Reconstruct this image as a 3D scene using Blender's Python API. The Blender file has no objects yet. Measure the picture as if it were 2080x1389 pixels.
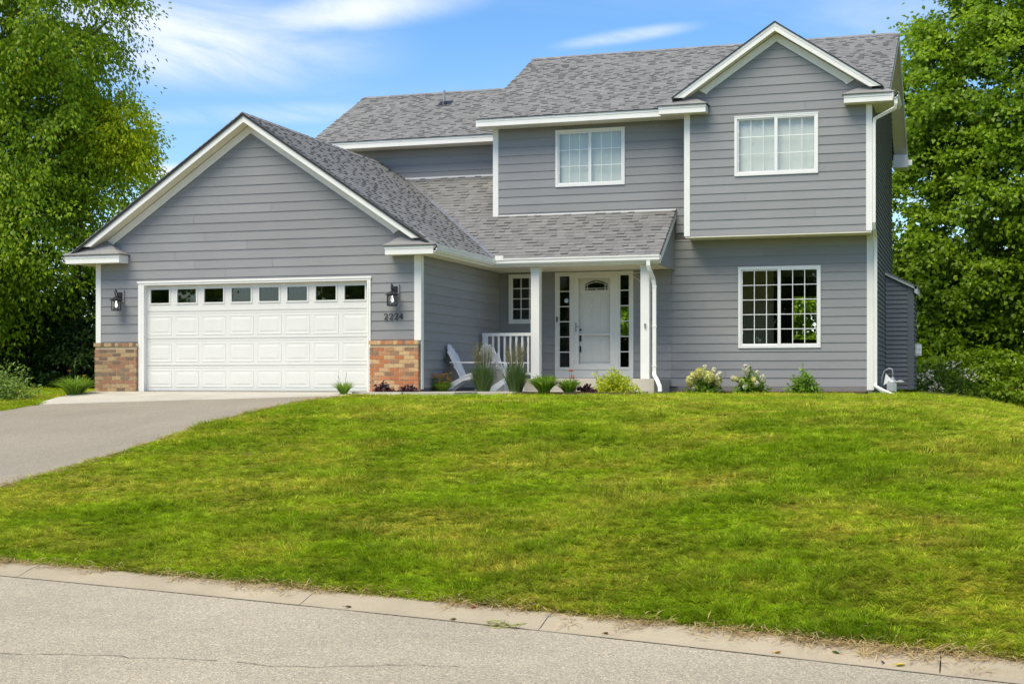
import bpy, math, random
import numpy as np
from mathutils import Vector, Matrix

# ------------------------------------------------------------------ camera, sky, sun, exposure
scene = bpy.context.scene
COL = scene.collection
R = math.radians
CAM_Z = 0.235
PHI = math.atan(945.0 / 2928.0)          # the camera looks this far left of the facade's normal
cam_d = bpy.data.cameras.new('camera')
cam = bpy.data.objects.new('camera', cam_d)
COL.objects.link(cam)
cam.location = (0, 0, CAM_Z)
cam.rotation_euler = (R(90), 0, PHI)
cam_d.sensor_width = 36.0
cam_d.lens = 2928.0 / 2080.0 * 36.0
cam_d.shift_y = 77.0 / 2080.0
cam_d.clip_start = 0.1
cam_d.clip_end = 3000
scene.camera = cam

SUN_EL, SUN_AZ = R(59), R(201)           # azimuth clockwise from +Y
SUN_DIR = Vector((math.sin(SUN_AZ) * math.cos(SUN_EL), math.cos(SUN_AZ) * math.cos(SUN_EL), math.sin(SUN_EL)))
world = bpy.data.worlds.new('World')
scene.world = world
world.use_nodes = True
wn, wl = world.node_tree.nodes, world.node_tree.links
wn.clear()


def wnode(t, **kw):
    n = wn.new(t)
    for k, v in kw.items():
        if k in n.inputs:
            n.inputs[k].default_value = v
        else:
            setattr(n, k, v)
    return n


w_out = wnode('ShaderNodeOutputWorld')
w_bg = wnode('ShaderNodeBackground', Strength=0.115)
sky = wnode('ShaderNodeTexSky', sky_type='NISHITA', sun_disc=False, sun_elevation=SUN_EL, sun_rotation=SUN_AZ,
            air_density=1.0, dust_density=0.25, ozone_density=2.0)
tc = wnode('ShaderNodeTexCoord')
sep = wnode('ShaderNodeSeparateXYZ')
wl.new(tc.outputs['Generated'], sep.inputs[0])


def wmath(op, a, b=None, clamp=False):
    n = wn.new('ShaderNodeMath')
    n.operation = op
    n.use_clamp = clamp
    for i, v in enumerate((a, b)):
        if v is None:
            continue
        if isinstance(v, (int, float)):
            n.inputs[i].default_value = v
        else:
            wl.new(v, n.inputs[i])
    return n.outputs[0]


# clouds on a plane high above: direction / height
zc = wmath('MAXIMUM', sep.outputs['Z'], 0.03)
px = wmath('DIVIDE', sep.outputs['X'], zc)
py = wmath('DIVIDE', sep.outputs['Y'], zc)
comb = wnode('ShaderNodeCombineXYZ')
wl.new(px, comb.inputs[0]); wl.new(py, comb.inputs[1])


def cloud_layer(rot, scale, loc, nscale, detail, rough, dist, lo, hi):
    m = wnode('ShaderNodeMapping')
    m.inputs['Rotation'].default_value = (0, 0, R(rot))
    m.inputs['Scale'].default_value = scale
    m.inputs['Location'].default_value = loc
    wl.new(comb.outputs[0], m.inputs['Vector'])
    t = wnode('ShaderNodeTexNoise')
    t.inputs['Scale'].default_value = nscale
    t.inputs['Detail'].default_value = detail
    t.inputs['Roughness'].default_value = rough
    t.inputs['Distortion'].default_value = dist
    wl.new(m.outputs[0], t.inputs['Vector'])
    r = wnode('ShaderNodeMapRange', interpolation_type='SMOOTHSTEP')
    r.inputs['From Min'].default_value = lo
    r.inputs['From Max'].default_value = hi
    wl.new(t.outputs['Fac'], r.inputs['Value'])
    return r.outputs[0]


CL_LOC = (0.0, 0.0, 0.0)
cirrus = cloud_layer(14, (0.55, 0.50, 1), (3.1, 0.4, 0), 1.1, 7, 0.58, 0.7, 0.42, 0.80)
cover = cloud_layer(0, (1, 1, 1), (7.3, 2.2, 0), 0.20, 2, 0.5, 0.0, 0.30, 0.58)


def blob(cx, cy, rx, ry, rot):
    m = wnode('ShaderNodeMapping', vector_type='TEXTURE')
    m.inputs['Location'].default_value = (cx, cy, 0)
    m.inputs['Rotation'].default_value = (0, 0, R(rot))
    m.inputs['Scale'].default_value = (rx, ry, 1)
    wl.new(comb.outputs[0], m.inputs['Vector'])
    v = wn.new('ShaderNodeVectorMath'); v.operation = 'LENGTH'
    wl.new(m.outputs[0], v.inputs[0])
    r = wnode('ShaderNodeMapRange', interpolation_type='SMOOTHERSTEP')
    r.inputs['From Min'].default_value = 0.0
    r.inputs['From Max'].default_value = 1.0
    r.inputs['To Min'].default_value = 1.0
    r.inputs['To Max'].default_value = 0.0
    wl.new(v.outputs['Value'], r.inputs['Value'])
    return r.outputs[0]


# two banks of thin cloud in the north-west, a wisp further east, a heap low down; elsewhere the noise goes on
bank = wmath('MAXIMUM', blob(-2.25, 3.72, .85, 1.15, 10), blob(-1.66, 3.60, .70, .30, -18))
bank = wmath('MAXIMUM', bank, wmath('MULTIPLY', blob(-.98, 4.1, .34, .12, -20), .75))
bank = wmath('MAXIMUM', bank, wmath('MULTIPLY', blob(-2.5, 4.9, .9, .35, 10), .45))
heap = blob(-3.72, 6.15, .55, .50, 0)
fil = cloud_layer(24, (1.0, 0.42, 1), (1.3, 0.7, 0), 1.9, 9, 0.62, 0.5, 0.20, 0.66)
cl = wmath('MULTIPLY', cirrus, cover)
cl = wmath('MAXIMUM', cl, wmath('MULTIPLY', bank, fil))
cl = wmath('MAXIMUM', cl, heap)
cl = wmath('MULTIPLY', cl, 1.0, True)
cmix = wnode('ShaderNodeMix', data_type='RGBA')
wl.new(cl, cmix.inputs['Factor'])
hsv = wnode('ShaderNodeHueSaturation')
hsv.inputs['Saturation'].default_value = 1.30
hsv.inputs['Hue'].default_value = 0.504
wl.new(sky.outputs[0], hsv.inputs['Color'])
wl.new(hsv.outputs[0], cmix.inputs['A'])
cmix.inputs['B'].default_value = (5.3, 5.6, 7.0, 1)
wl.new(cmix.outputs['Result'], w_bg.inputs['Color'])
wl.new(w_bg.outputs[0], w_out.inputs['Surface'])

sun_d = bpy.data.lights.new('sun', 'SUN')
sun_d.energy = 2.75
sun_d.angle = R(42)
sun_d.color = (1.0, 0.905, 0.70)
sun_o = bpy.data.objects.new('sun', sun_d)
COL.objects.link(sun_o)
sun_o.rotation_euler = SUN_DIR.to_track_quat('Z', 'Y').to_euler()
sun_o.location = (-10, -10, 30)

vs = scene.view_settings
vs.view_transform = 'Standard'
vs.look = 'None'
vs.gamma = 1.0
vs.exposure = 0.74
vs.use_curve_mapping = False
scene.cycles.max_bounces = 8
scene.cycles.transparent_max_bounces = 16
scene.cycles.use_denoising = True
scene.cycles.denoising_prefilter = 'NONE'
scene.cycles.denoising_input_passes = 'RGB_ALBEDO_NORMAL'

rng = np.random.default_rng(7)
random.seed(7)

# ------------------------------------------------------------------ object helpers


def tag(o, label=None, cat=None, group=None, kind=None):
    if label:
        o['label'] = label
    if cat:
        o['category'] = cat
    if group:
        o['group'] = group
    if kind:
        o['kind'] = kind
    return o


def empty(name, loc=(0, 0, 0), rz=0.0, parent=None):
    o = bpy.data.objects.new(name, None)
    COL.objects.link(o)
    o.location = loc
    o.rotation_euler = (0, 0, rz)
    o.empty_display_size = 0.2
    if parent:
        o.parent = parent
    return o


def copy_tree(o, parent=None):
    c = o.copy()
    COL.objects.link(c)
    if parent:
        c.parent = parent
    for ch in list(o.children):
        copy_tree(ch, c)
    return c


class MB:
    """Collects polygons of one mesh."""

    def __init__(self):
        self.v, self.f = [], []

    def poly(self, pts):
        n = len(self.v)
        self.v.extend([tuple(p) for p in pts])
        self.f.append(tuple(range(n, n + len(pts))))

    def box(self, x0, x1, y0, y1, z0, z1):
        n = len(self.v)
        self.v += [(x0, y0, z0), (x1, y0, z0), (x1, y1, z0), (x0, y1, z0), (x0, y0, z1), (x1, y0, z1), (x1, y1, z1), (x0, y1, z1)]
        self.f += [tuple(n + i for i in q) for q in ((0, 3, 2, 1), (4, 5, 6, 7), (0, 1, 5, 4), (1, 2, 6, 5), (2, 3, 7, 6), (3, 0, 4, 7))]

    def obox(self, c, ax, ay, az):
        """box with centre c and half-axis vectors"""
        c, ax, ay, az = Vector(c), Vector(ax), Vector(ay), Vector(az)
        n = len(self.v)
        for sz in (-1, 1):
            for sx, sy in ((-1, -1), (1, -1), (1, 1), (-1, 1)):
                self.v.append(tuple(c + ax * sx + ay * sy + az * sz))
        self.f += [tuple(n + i for i in q) for q in ((0, 3, 2, 1), (4, 5, 6, 7), (0, 1, 5, 4), (1, 2, 6, 5), (2, 3, 7, 6), (3, 0, 4, 7))]

    def bar(self, a, b, w, h, up=(0, 0, 1)):
        """rectangular bar from a to b, w across, h along up"""
        a, b = Vector(a), Vector(b)
        d = b - a
        l = d.length
        d.normalize()
        u = Vector(up)
        s = d.cross(u)
        if s.length < 1e-4:
            s = d.cross(Vector((0, 1, 0)))
        s.normalize()
        u = s.cross(d)
        self.obox((a + b) / 2, d * l / 2, s * w / 2, u * h / 2)

    def prism(self, pts, off):
        """closed prism: polygon pts and the same moved by off"""
        n = len(self.v)
        k = len(pts)
        o = Vector(off)
        self.v += [tuple(p) for p in pts] + [tuple(Vector(p) + o) for p in pts]
        self.f.append(tuple(range(n, n + k))[::-1])
        self.f.append(tuple(range(n + k, n + 2 * k)))
        for i in range(k):
            j = (i + 1) % k
            self.f.append((n + i, n + j, n + k + j, n + k + i))

    def tube(self, path, r, seg=8, caps=True):
        path = [Vector(p) for p in path]
        rs = r if isinstance(r, (list, tuple)) else [r] * len(path)
        n0 = len(self.v)
        prev = None
        for i, p in enumerate(path):
            if i == 0:
                d = path[1] - p
            elif i == len(path) - 1:
                d = p - path[i - 1]
            else:
                d = (path[i + 1] - p).normalized() + (p - path[i - 1]).normalized()
            d.normalize()
            if prev is None:
                u = d.orthogonal().normalized()
            else:
                u = prev - d * prev.dot(d)
                u = u.normalized() if u.length > 1e-5 else d.orthogonal().normalized()
            prev = u
            w = d.cross(u)
            for k in range(seg):
                a = 2 * math.pi * k / seg
                self.v.append(tuple(p + (u * math.cos(a) + w * math.sin(a)) * rs[i]))
        for i in range(len(path) - 1):
            for k in range(seg):
                a, b = n0 + i * seg + k, n0 + i * seg + (k + 1) % seg
                self.f.append((a, b, b + seg, a + seg))
        if caps:
            self.f.append(tuple(range(n0, n0 + seg))[::-1])
            m = n0 + (len(path) - 1) * seg
            self.f.append(tuple(range(m, m + seg)))

    def rtube(self, path, w, h, up=(0, 0, 1)):
        """rectangular section swept along a path (downspouts); w across, h in depth"""
        path = [Vector(p) for p in path]
        n0 = len(self.v)
        side = Vector((1, 0, 0))
        for i, p in enumerate(path):
            if i == 0:
                d = path[1] - p
            elif i == len(path) - 1:
                d = p - path[i - 1]
            else:
                d = (path[i + 1] - p).normalized() + (p - path[i - 1]).normalized()
            d.normalize()
            s = side - d * side.dot(d)
            if s.length < 0.2:
                s = Vector((0, 0, 1)) - d * d.z
            s.normalize()
            t = d.cross(s)
            for a, b in ((-1, -1), (1, -1), (1, 1), (-1, 1)):
                self.v.append(tuple(p + s * a * w / 2 + t * b * h / 2))
        for i in range(len(path) - 1):
            for k in range(4):
                a, b = n0 + i * 4 + k, n0 + i * 4 + (k + 1) % 4
                self.f.append((a, b, b + 4, a + 4))
        self.f.append((n0 + 3, n0 + 2, n0 + 1, n0))
        m = n0 + (len(path) - 1) * 4
        self.f.append((m, m + 1, m + 2, m + 3))

    def lathe(self, prof, c=(0, 0, 0), seg=16):
        """prof: (radius, z) pairs round the vertical through c"""
        n0 = len(self.v)
        for r, z in prof:
            for k in range(seg):
                a = 2 * math.pi * k / seg
                self.v.append((c[0] + r * math.cos(a), c[1] + r * math.sin(a), c[2] + z))
        for i in range(len(prof) - 1):
            for k in range(seg):
                a, b = n0 + i * seg + k, n0 + i * seg + (k + 1) % seg
                self.f.append((a, b, b + seg, a + seg))
        self.f.append(tuple(range(n0, n0 + seg))[::-1])
        m = n0 + (len(prof) - 1) * seg
        self.f.append(tuple(range(m, m + seg)))

    def mesh(self, name, mat, smooth=False, bevel=0):
        me = bpy.data.meshes.new(name)
        me.from_pydata(self.v, [], self.f)
        if mat:
            me.materials.append(mat)
        if smooth:
            me.polygons.foreach_set('use_smooth', [True] * len(me.polygons))
        me.update()
        return me

    def build(self, name, mat, parent=None, smooth=False, kind=None, label=None, bevel=0.0):
        me = self.mesh(name, mat, smooth)
        o = bpy.data.objects.new(name, me)
        COL.objects.link(o)
        if parent:
            o.parent = parent
        if bevel:
            m = o.modifiers.new('bevel', 'BEVEL')
            m.width = bevel
            m.segments = 2
            m.limit_method = 'ANGLE'
        tag(o, label, None, None, kind)
        return o


def fast_mesh(name, verts, faces, mat, attr=None, smooth=False):
    """verts (n,3) array, faces (m,k) array of one polygon size"""
    verts = np.asarray(verts, dtype=np.float32)
    faces = np.asarray(faces, dtype=np.int32)
    me = bpy.data.meshes.new(name)
    me.vertices.add(len(verts))
    me.vertices.foreach_set('co', verts.ravel())
    m, k = faces.shape
    me.loops.add(m * k)
    me.loops.foreach_set('vertex_index', faces.ravel())
    me.polygons.add(m)
    me.polygons.foreach_set('loop_start', np.arange(0, m * k, k, dtype=np.int32))
    me.polygons.foreach_set('loop_total', np.full(m, k, dtype=np.int32))
    if smooth:
        me.polygons.foreach_set('use_smooth', np.ones(m, dtype=bool))
    if attr is not None:
        for an, av in attr.items():
            a = me.attributes.new(an, 'FLOAT', 'POINT')
            a.data.foreach_set('value', np.asarray(av, dtype=np.float32))
    me.update(calc_edges=True)
    if mat:
        me.materials.append(mat)
    return me


def link(name, me, parent=None, kind=None):
    o = bpy.data.objects.new(name, me)
    COL.objects.link(o)
    if parent:
        o.parent = parent
    if kind:
        o['kind'] = kind
    return o


# ------------------------------------------------------------------ materials


class NT:
    """small node-tree writer"""

    def __init__(self, name):
        self.m = bpy.data.materials.new(name)
        self.m.use_nodes = True
        self.n, self.l = self.m.node_tree.nodes, self.m.node_tree.links
        self.n.clear()
        self.out = self.n.new('ShaderNodeOutputMaterial')

    def node(self, t, ins=None, **kw):
        n = self.n.new(t)
        for k, v in kw.items():
            setattr(n, k, v)
        for k, v in (ins or {}).items():
            self.put(n.inputs[k], v)
        return n

    def put(self, sock, v):
        if isinstance(v, bpy.types.NodeSocket):
            self.l.new(v, sock)
        elif isinstance(v, (tuple, list)) and len(v) == 3 and sock.type == 'RGBA':
            sock.default_value = (*v, 1)
        else:
            sock.default_value = v

    def noise(self, vec, scale, detail=4, rough=0.55, dist=0.0):
        return self.node('ShaderNodeTexNoise', {'Vector': vec, 'Scale': scale, 'Detail': detail, 'Roughness': rough, 'Distortion': dist}).outputs['Fac']

    def pos(self):
        return self.node('ShaderNodeNewGeometry').outputs['Position']

    def obj(self):
        return self.node('ShaderNodeTexCoord').outputs['Object']

    def map(self, vec, scale=(1, 1, 1), loc=(0, 0, 0), rot=(0, 0, 0)):
        return self.node('ShaderNodeMapping', {'Vector': vec, 'Scale': scale, 'Location': loc, 'Rotation': rot}).outputs[0]

    def ramp(self, fac, stops, interp='LINEAR'):
        r = self.node('ShaderNodeValToRGB', {'Fac': fac})
        e = r.color_ramp.elements
        r.color_ramp.interpolation = interp
        while len(e) < len(stops):
            e.new(0.5)
        for s, (p, c) in zip(e, stops):
            s.position = p
            s.color = (*c, 1) if len(c) == 3 else c
        return r.outputs[0]

    def mix(self, fac, a, b, blend='MIX'):
        n = self.node('ShaderNodeMix', data_type='RGBA', blend_type=blend)
        self.put(n.inputs[0], fac)
        self.put(n.inputs[6], a)
        self.put(n.inputs[7], b)
        return n.outputs[2]

    def rng(self, v, a, b, c, d):
        return self.node('ShaderNodeMapRange', {'Value': v, 'From Min': a, 'From Max': b, 'To Min': c, 'To Max': d}).outputs[0]

    def math(self, op, a, b=0.0):
        n = self.node('ShaderNodeMath', operation=op)
        self.put(n.inputs[0], a)
        self.put(n.inputs[1], b)
        return n.outputs[0]

    def bump(self, h, strength=0.3, dist=0.01):
        return self.node('ShaderNodeBump', {'Height': h, 'Strength': strength, 'Distance': dist}).outputs[0]

    def bsdf(self, color, rough=0.6, normal=None, spec=0.4, metal=0.0):
        b = self.node('ShaderNodeBsdfPrincipled', {'Base Color': color, 'Roughness': rough, 'Specular IOR Level': spec, 'Metallic': metal})
        if normal is not None:
            self.l.new(normal, b.inputs['Normal'])
        self.l.new(b.outputs[0], self.out.inputs[0])
        return b


def simple(name, c, rough=0.5, spec=0.4, metal=0.0, var=0.06, scale=3.0):
    t = NT(name)
    n = t.noise(t.pos(), scale, 5)
    k = t.rng(n, 0.3, 0.7, 1 - var, 1 + var)
    col = t.mix(1.0, c, t.node('ShaderNodeCombineColor', {'Red': k, 'Green': k, 'Blue': k}).outputs[0], 'MULTIPLY')
    t.bsdf(col, rough, None, spec, metal)
    return t.m


def m_siding(name, base, stretch):
    t = NT(name)
    p = t.pos()
    grain = t.noise(t.map(p, stretch), 1.0, 6, 0.65)
    broad = t.noise(t.map(p, (0.5, 0.5, 0.8)), 1.0, 3)
    rnd = t.node('ShaderNodeObjectInfo').outputs['Random']
    k = t.math('ADD', t.rng(grain, 0.25, 0.75, 0.90, 1.08), t.rng(rnd, 0, 1, -0.05, 0.05))
    k = t.math('ADD', k, t.rng(broad, 0.3, 0.7, -0.05, 0.05))
    col = t.mix(1.0, base, t.node('ShaderNodeCombineColor', {'Red': k, 'Green': k, 'Blue': k}).outputs[0], 'MULTIPLY')
    t.bsdf(col, 0.62, t.bump(grain, 0.25, 0.004), 0.3)
    return t.m


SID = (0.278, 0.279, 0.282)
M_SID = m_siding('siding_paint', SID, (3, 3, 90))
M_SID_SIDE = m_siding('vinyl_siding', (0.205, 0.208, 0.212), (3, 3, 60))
M_WHITE = simple('white_trim_paint', (0.83, 0.82, 0.775), 0.42, 0.4, var=0.03)
M_SOFFIT = simple('soffit_vinyl', (0.78, 0.735, 0.61), 0.5, 0.3, var=0.03)  # almond vinyl, warmed to stand in for light bounced off the ground
M_DOOR = simple('white_door_paint', (0.735, 0.73, 0.68), 0.35, 0.45, var=0.02)
M_VINYL = simple('white_vinyl', (0.82, 0.815, 0.79), 0.35, 0.45, var=0.02)
M_BLACK = simple('black_metal', (0.018, 0.018, 0.019), 0.4, 0.5, var=0.15)
M_BACK = simple('wall_sheathing', (0.14, 0.137, 0.132), 0.8, 0.1)
M_INT = simple('interior_plaster', (0.52, 0.49, 0.36), 0.8, 0.2)
M_INTDARK = simple('interior_dark', (0.10, 0.09, 0.075), 0.8, 0.2)
M_GREY_METAL = simple('grey_metal', (0.36, 0.37, 0.37), 0.4, 0.5, 0.5, var=0.1)
M_FLASH = simple('valley_flashing', (0.25, 0.26, 0.28), 0.4, 0.5, 0.5, var=0.1)
M_BLIND = simple('blind_slat', (0.82, 0.85, 0.80), 0.5, 0.3, var=0.03)
M_CHAIR = simple('white_resin', (0.83, 0.83, 0.82), 0.4, 0.4, var=0.02)


def m_glass(name, tint=(0.92, 0.96, 0.93), base=0.03, ior=1.5):
    t = NT(name)
    fr = t.math('POWER', t.node('ShaderNodeLayerWeight', {'Blend': 0.5}).outputs['Facing'], 4.0)   # the same from both sides
    fac = t.math('ADD', t.math('MULTIPLY', fr, 0.8), base + .03)
    n = t.bump(t.noise(t.pos(), 1.6, 2), 0.015, 0.05)
    gl = t.node('ShaderNodeBsdfGlossy', {'Color': (0.95, 0.97, 0.97), 'Roughness': 0.01, 'Normal': n}).outputs[0]
    tr = t.node('ShaderNodeBsdfTransparent', {'Color': tint}).outputs[0]
    mx = t.node('ShaderNodeMixShader', {0: fac, 1: tr, 2: gl})
    t.l.new(mx.outputs[0], t.out.inputs[0])
    return t.m


M_GLASS = m_glass('window_glass')
M_GLASS_LOWE = m_glass('coated_glass', (0.95, 0.97, 0.94), 0.05)
M_GLASS_CLEAR = m_glass('lantern_glass', (0.97, 0.97, 0.97), -0.015)


def m_shingle(name, per_object, f=1.0):
    stops = [(p, (a * f, a * .985 * f, a * .96 * f)) for p, a in ((0, .212), (.3, .232), (.7, .250), (1, .274))]
    t = NT(name)
    if per_object:
        r = t.node('ShaderNodeObjectInfo').outputs['Random']
    else:
        r = t.node('ShaderNodeNewGeometry').outputs['Random Per Island']
    p = t.pos()
    gran = t.noise(p, 260, 2, 0.7)
    broad = t.noise(p, 0.9, 3)
    c = t.ramp(r, stops)
    k = t.math('MULTIPLY', t.rng(gran, 0.25, 0.75, 0.78, 1.2), t.rng(broad, 0.3, 0.7, 0.92, 1.07))
    c = t.mix(1.0, c, t.node('ShaderNodeCombineColor', {'Red': k, 'Green': k, 'Blue': k}).outputs[0], 'MULTIPLY')
    t.bsdf(c, 0.9, t.bump(gran, 0.5, 0.004), 0.15)
    return t.m


M_SHING = m_shingle('asphalt_shingle', False)
M_SHING_O = m_shingle('asphalt_shingle_single', True, .84)
M_SHING_P = m_shingle('asphalt_shingle_porch', False, .84)
M_SHING_FLAT = simple('roof_underlay', (0.05, 0.05, 0.05), 0.9, 0.1)


def m_brick(name, stops):
    t = NT(name)
    r = t.node('ShaderNodeObjectInfo').outputs['Random']
    p = t.pos()
    n1 = t.noise(p, 30, 5, 0.7)
    n2 = t.noise(p, 150, 3, 0.7)
    c = t.ramp(r, stops, 'CONSTANT')
    dark = t.mix(t.rng(n1, 0.5, 0.72, 0, 0.55), c, (0.09, 0.06, 0.05))
    k = t.rng(n2, 0.25, 0.75, 0.8, 1.2)
    c = t.mix(1.0, dark, t.node('ShaderNodeCombineColor', {'Red': k, 'Green': k, 'Blue': k}).outputs[0], 'MULTIPLY')
    t.bsdf(c, 0.85, t.bump(n2, 0.6, 0.004), 0.2)
    return t.m


M_BRICK = m_brick('clay_brick', [(0, (0.50, 0.19, 0.085)), (0.17, (0.62, 0.42, 0.22)), (0.33, (0.30, 0.175, 0.105)), (0.46, (0.50, 0.26, 0.13)), (0.58, (0.60, 0.38, 0.19)), (0.76, (0.36, 0.21, 0.12)), (0.86, (0.56, 0.22, 0.10))])
M_BRICK_SHADED = m_brick('clay_brick_shaded', [(0, (0.33, 0.17, 0.10)), (0.2, (0.44, 0.31, 0.17)), (0.4, (0.20, 0.135, 0.09)), (0.55, (0.35, 0.20, 0.11)), (0.68, (0.40, 0.275, 0.15)), (0.84, (0.235, 0.17, 0.11))])  # darker copy of the brick, the tree's shade put into its colours
M_MORTAR = simple('mortar', (0.66, 0.52, 0.34), 0.9, 0.1, var=0.15, scale=40)


def m_concrete(name, c, joint=None):
    t = NT(name)
    p = t.pos()
    a = t.noise(p, 1.2, 5, 0.6)
    b = t.noise(p, 140, 3, 0.75)
    v = t.node('ShaderNodeTexVoronoi', {'Vector': p, 'Scale': 160.0}).outputs['Color']
    k = t.math('MULTIPLY', t.rng(a, 0.3, 0.7, 0.86, 1.1), t.rng(b, 0.25, 0.75, 0.8, 1.18))
    col = t.mix(1.0, c, t.node('ShaderNodeCombineColor', {'Red': k, 'Green': k, 'Blue': k}).outputs[0], 'MULTIPLY')
    col = t.mix(0.12, col, v, 'SOFT_LIGHT')
    st = t.noise(t.map(p, (0.7, 2.0, 1)), 1.5, 6, 0.7)
    col = t.mix(t.rng(st, 0.58, 0.75, 0, 0.35), col, (c[0] * 0.62, c[1] * 0.55, c[2] * 0.45))
    t.bsdf(col, 0.9, t.bump(b, 0.5, 0.004), 0.2)
    return t.m


M_CONC = m_concrete('concrete', (0.50, 0.465, 0.39))
M_KERB = m_concrete('kerb_concrete', (0.425, 0.360, 0.252))


def m_asphalt(name, c, agg, speck, warm=False):
    t = NT(name)
    p = t.pos()
    v = t.node('ShaderNodeTexVoronoi', {'Vector': p, 'Scale': agg}, feature='F1')
    vc = t.node('ShaderNodeSeparateColor', {'Color': v.outputs['Color']}).outputs[0]
    big = t.noise(p, 0.6, 5, 0.6)
    fine = t.noise(p, agg * 1.7, 2, 0.7)
    stone = t.ramp(vc, [(0, (c[0] * 0.42, c[1] * 0.42, c[2] * 0.42)), (0.35, (c[0] * 0.8, c[1] * 0.8, c[2] * 0.8)), (0.7, (c[0] * 1.12, c[1] * 1.1, c[2] * 1.06)), (0.9, (c[0] * 1.45, c[1] * 1.42, c[2] * 1.36)), (1.0, (c[0] * 1.9, c[1] * 1.85, c[2] * 1.75))])
    col = t.mix(speck, c, stone)
    if warm:                                          # stones of several kinds
        hue = t.node('ShaderNodeSeparateColor', {'Color': v.outputs['Color']}).outputs[1]
        col = t.mix(0.55, col, t.ramp(hue, [(0, (.92, .78, .58)), (.35, (1.0, .93, .80)), (.7, (.84, .85, .85)), (1, (1.0, .90, .72))]), 'MULTIPLY')
        col = t.mix(1.0, col, (1.18, 1.18, 1.18), 'MULTIPLY')
    k = t.math('MULTIPLY', t.rng(big, 0.3, 0.7, 0.90, 1.08), t.rng(fine, 0.3, 0.7, 0.9, 1.1))
    col = t.mix(1.0, col, t.node('ShaderNodeCombineColor', {'Red': k, 'Green': k, 'Blue': k}).outputs[0], 'MULTIPLY')
    st = t.noise(t.map(p, (0.9, 2.6, 1), rot=(0, 0, 0.25)), 0.9, 6, 0.65)
    col = t.mix(t.rng(st, 0.55, 0.8, 0, 0.22), col, (c[0] * 0.6, c[1] * 0.58, c[2] * 0.55))
    sk = t.noise(t.map(p, (3.2, 0.22, 1), rot=(0, 0, 0.0)), 1.0, 4, 0.6)
    col = t.mix(t.rng(sk, 0.5, 0.75, 0, 0.16), col, (c[0] * 0.66, c[1] * 0.65, c[2] * 0.64))
    t.bsdf(col, 0.88, t.bump(v.outputs['Distance'], 0.6, 0.006), 0.25)
    return t.m


M_ROAD = m_asphalt('road_asphalt', (0.385, 0.350, 0.278), 120, 0.72, True)
M_DRIVE = m_asphalt('driveway_asphalt', (0.320, 0.282, 0.218), 120, 0.5)
M_CRACK = simple('crack_filler', (0.19, 0.17, 0.14), 0.95, 0.1, var=0.3, scale=20)


def ground_colors(t, p):
    """lawn colour by place: lush, mid, dry straw"""
    n1 = t.noise(t.map(p, (0.50, 0.62, 0), (11.3, 4.1, 0)), 1.0, 5, 0.62, 0.3)
    n2 = t.noise(t.map(p, (2.2, 2.6, 0)), 1.0, 4, 0.65)
    n3 = t.noise(t.map(p, (0.75, 0.95, 0), (3.3, 8.1, 0)), 1.0, 5, 0.6)
    dry = t.math('MULTIPLY', t.rng(n1, 0.42, 0.60, 0, 1), t.rng(n2, 0.36, 0.62, 0.25, 1))
    return dry, n2, n3


def m_grass():
    t = NT('grass_blades')
    p = t.pos()
    dry, n2, n3 = ground_colors(t, p)
    r = t.node('ShaderNodeObjectInfo').outputs['Random']
    isl = t.node('ShaderNodeNewGeometry').outputs['Random Per Island']
    g = t.mix(t.rng(n3, 0.36, 0.62, 0, 1), (0.140, 0.265, 0.006), (0.36, 0.53, 0.010))
    g = t.mix(t.rng(n2, 0.4, 0.65, 0, 0.6), g, (0.235, 0.410, 0.010))
    g = t.mix(t.rng(isl, 0.0, 1.0, 0, 0.5), g, (0.44, 0.52, 0.03))
    straw = t.mix(isl, (0.66, 0.53, 0.06), (0.82, 0.66, 0.13))
    f = t.math('MULTIPLY', dry, t.rng(isl, 0.2, 0.7, 0.15, 0.95))
    few = t.rng(isl, 0.93, 0.95, 0, 0.8)
    col = t.mix(t.math('MAXIMUM', f, few), g, straw)
    n4 = t.noise(t.map(p, (9.0, 9.0, 0)), 1.0, 3, 0.7)
    fine = t.rng(n4, 0.34, 0.66, 0.62, 1.34)
    band = t.math('SINE', t.math('MULTIPLY', t.node('ShaderNodeVectorMath', {0: p, 1: (0.92, 0.38, 0.0)}, operation='DOT_PRODUCT').outputs['Value'], 5.6))
    k = t.math('MULTIPLY', t.math('ADD', t.rng(r, 0, 1, 0.70, 1.28), t.math('MULTIPLY', band, 0.055)), fine)
    col = t.mix(1.0, col, t.node('ShaderNodeCombineColor', {'Red': k, 'Green': k, 'Blue': k}).outputs[0], 'MULTIPLY')
    d = t.node('ShaderNodeBsdfPrincipled', {'Base Color': col, 'Roughness': 0.6, 'Specular IOR Level': 0.08}).outputs[0]
    tr = t.node('ShaderNodeBsdfTranslucent', {'Color': col}).outputs[0]
    mx = t.node('ShaderNodeMixShader', {0: 0.45, 1: d, 2: tr})
    t.l.new(mx.outputs[0], t.out.inputs[0])
    return t.m


def m_lawn():
    t = NT('lawn_soil')
    p = t.pos()
    dry, n2, n3 = ground_colors(t, p)
    fine = t.noise(p, 60, 4, 0.7)
    c = t.mix(t.rng(fine, 0.3, 0.7, 0, 1), (0.045, 0.065, 0.010), (0.120, 0.160, 0.014))
    c = t.mix(t.math('MULTIPLY', dry, 0.75), c, (0.40, 0.31, 0.09))
    t.bsdf(c, 0.95, t.bump(fine, 0.8, 0.02), 0.1)
    return t.m


M_GRASS = m_grass()
M_LAWN = m_lawn()


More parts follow.
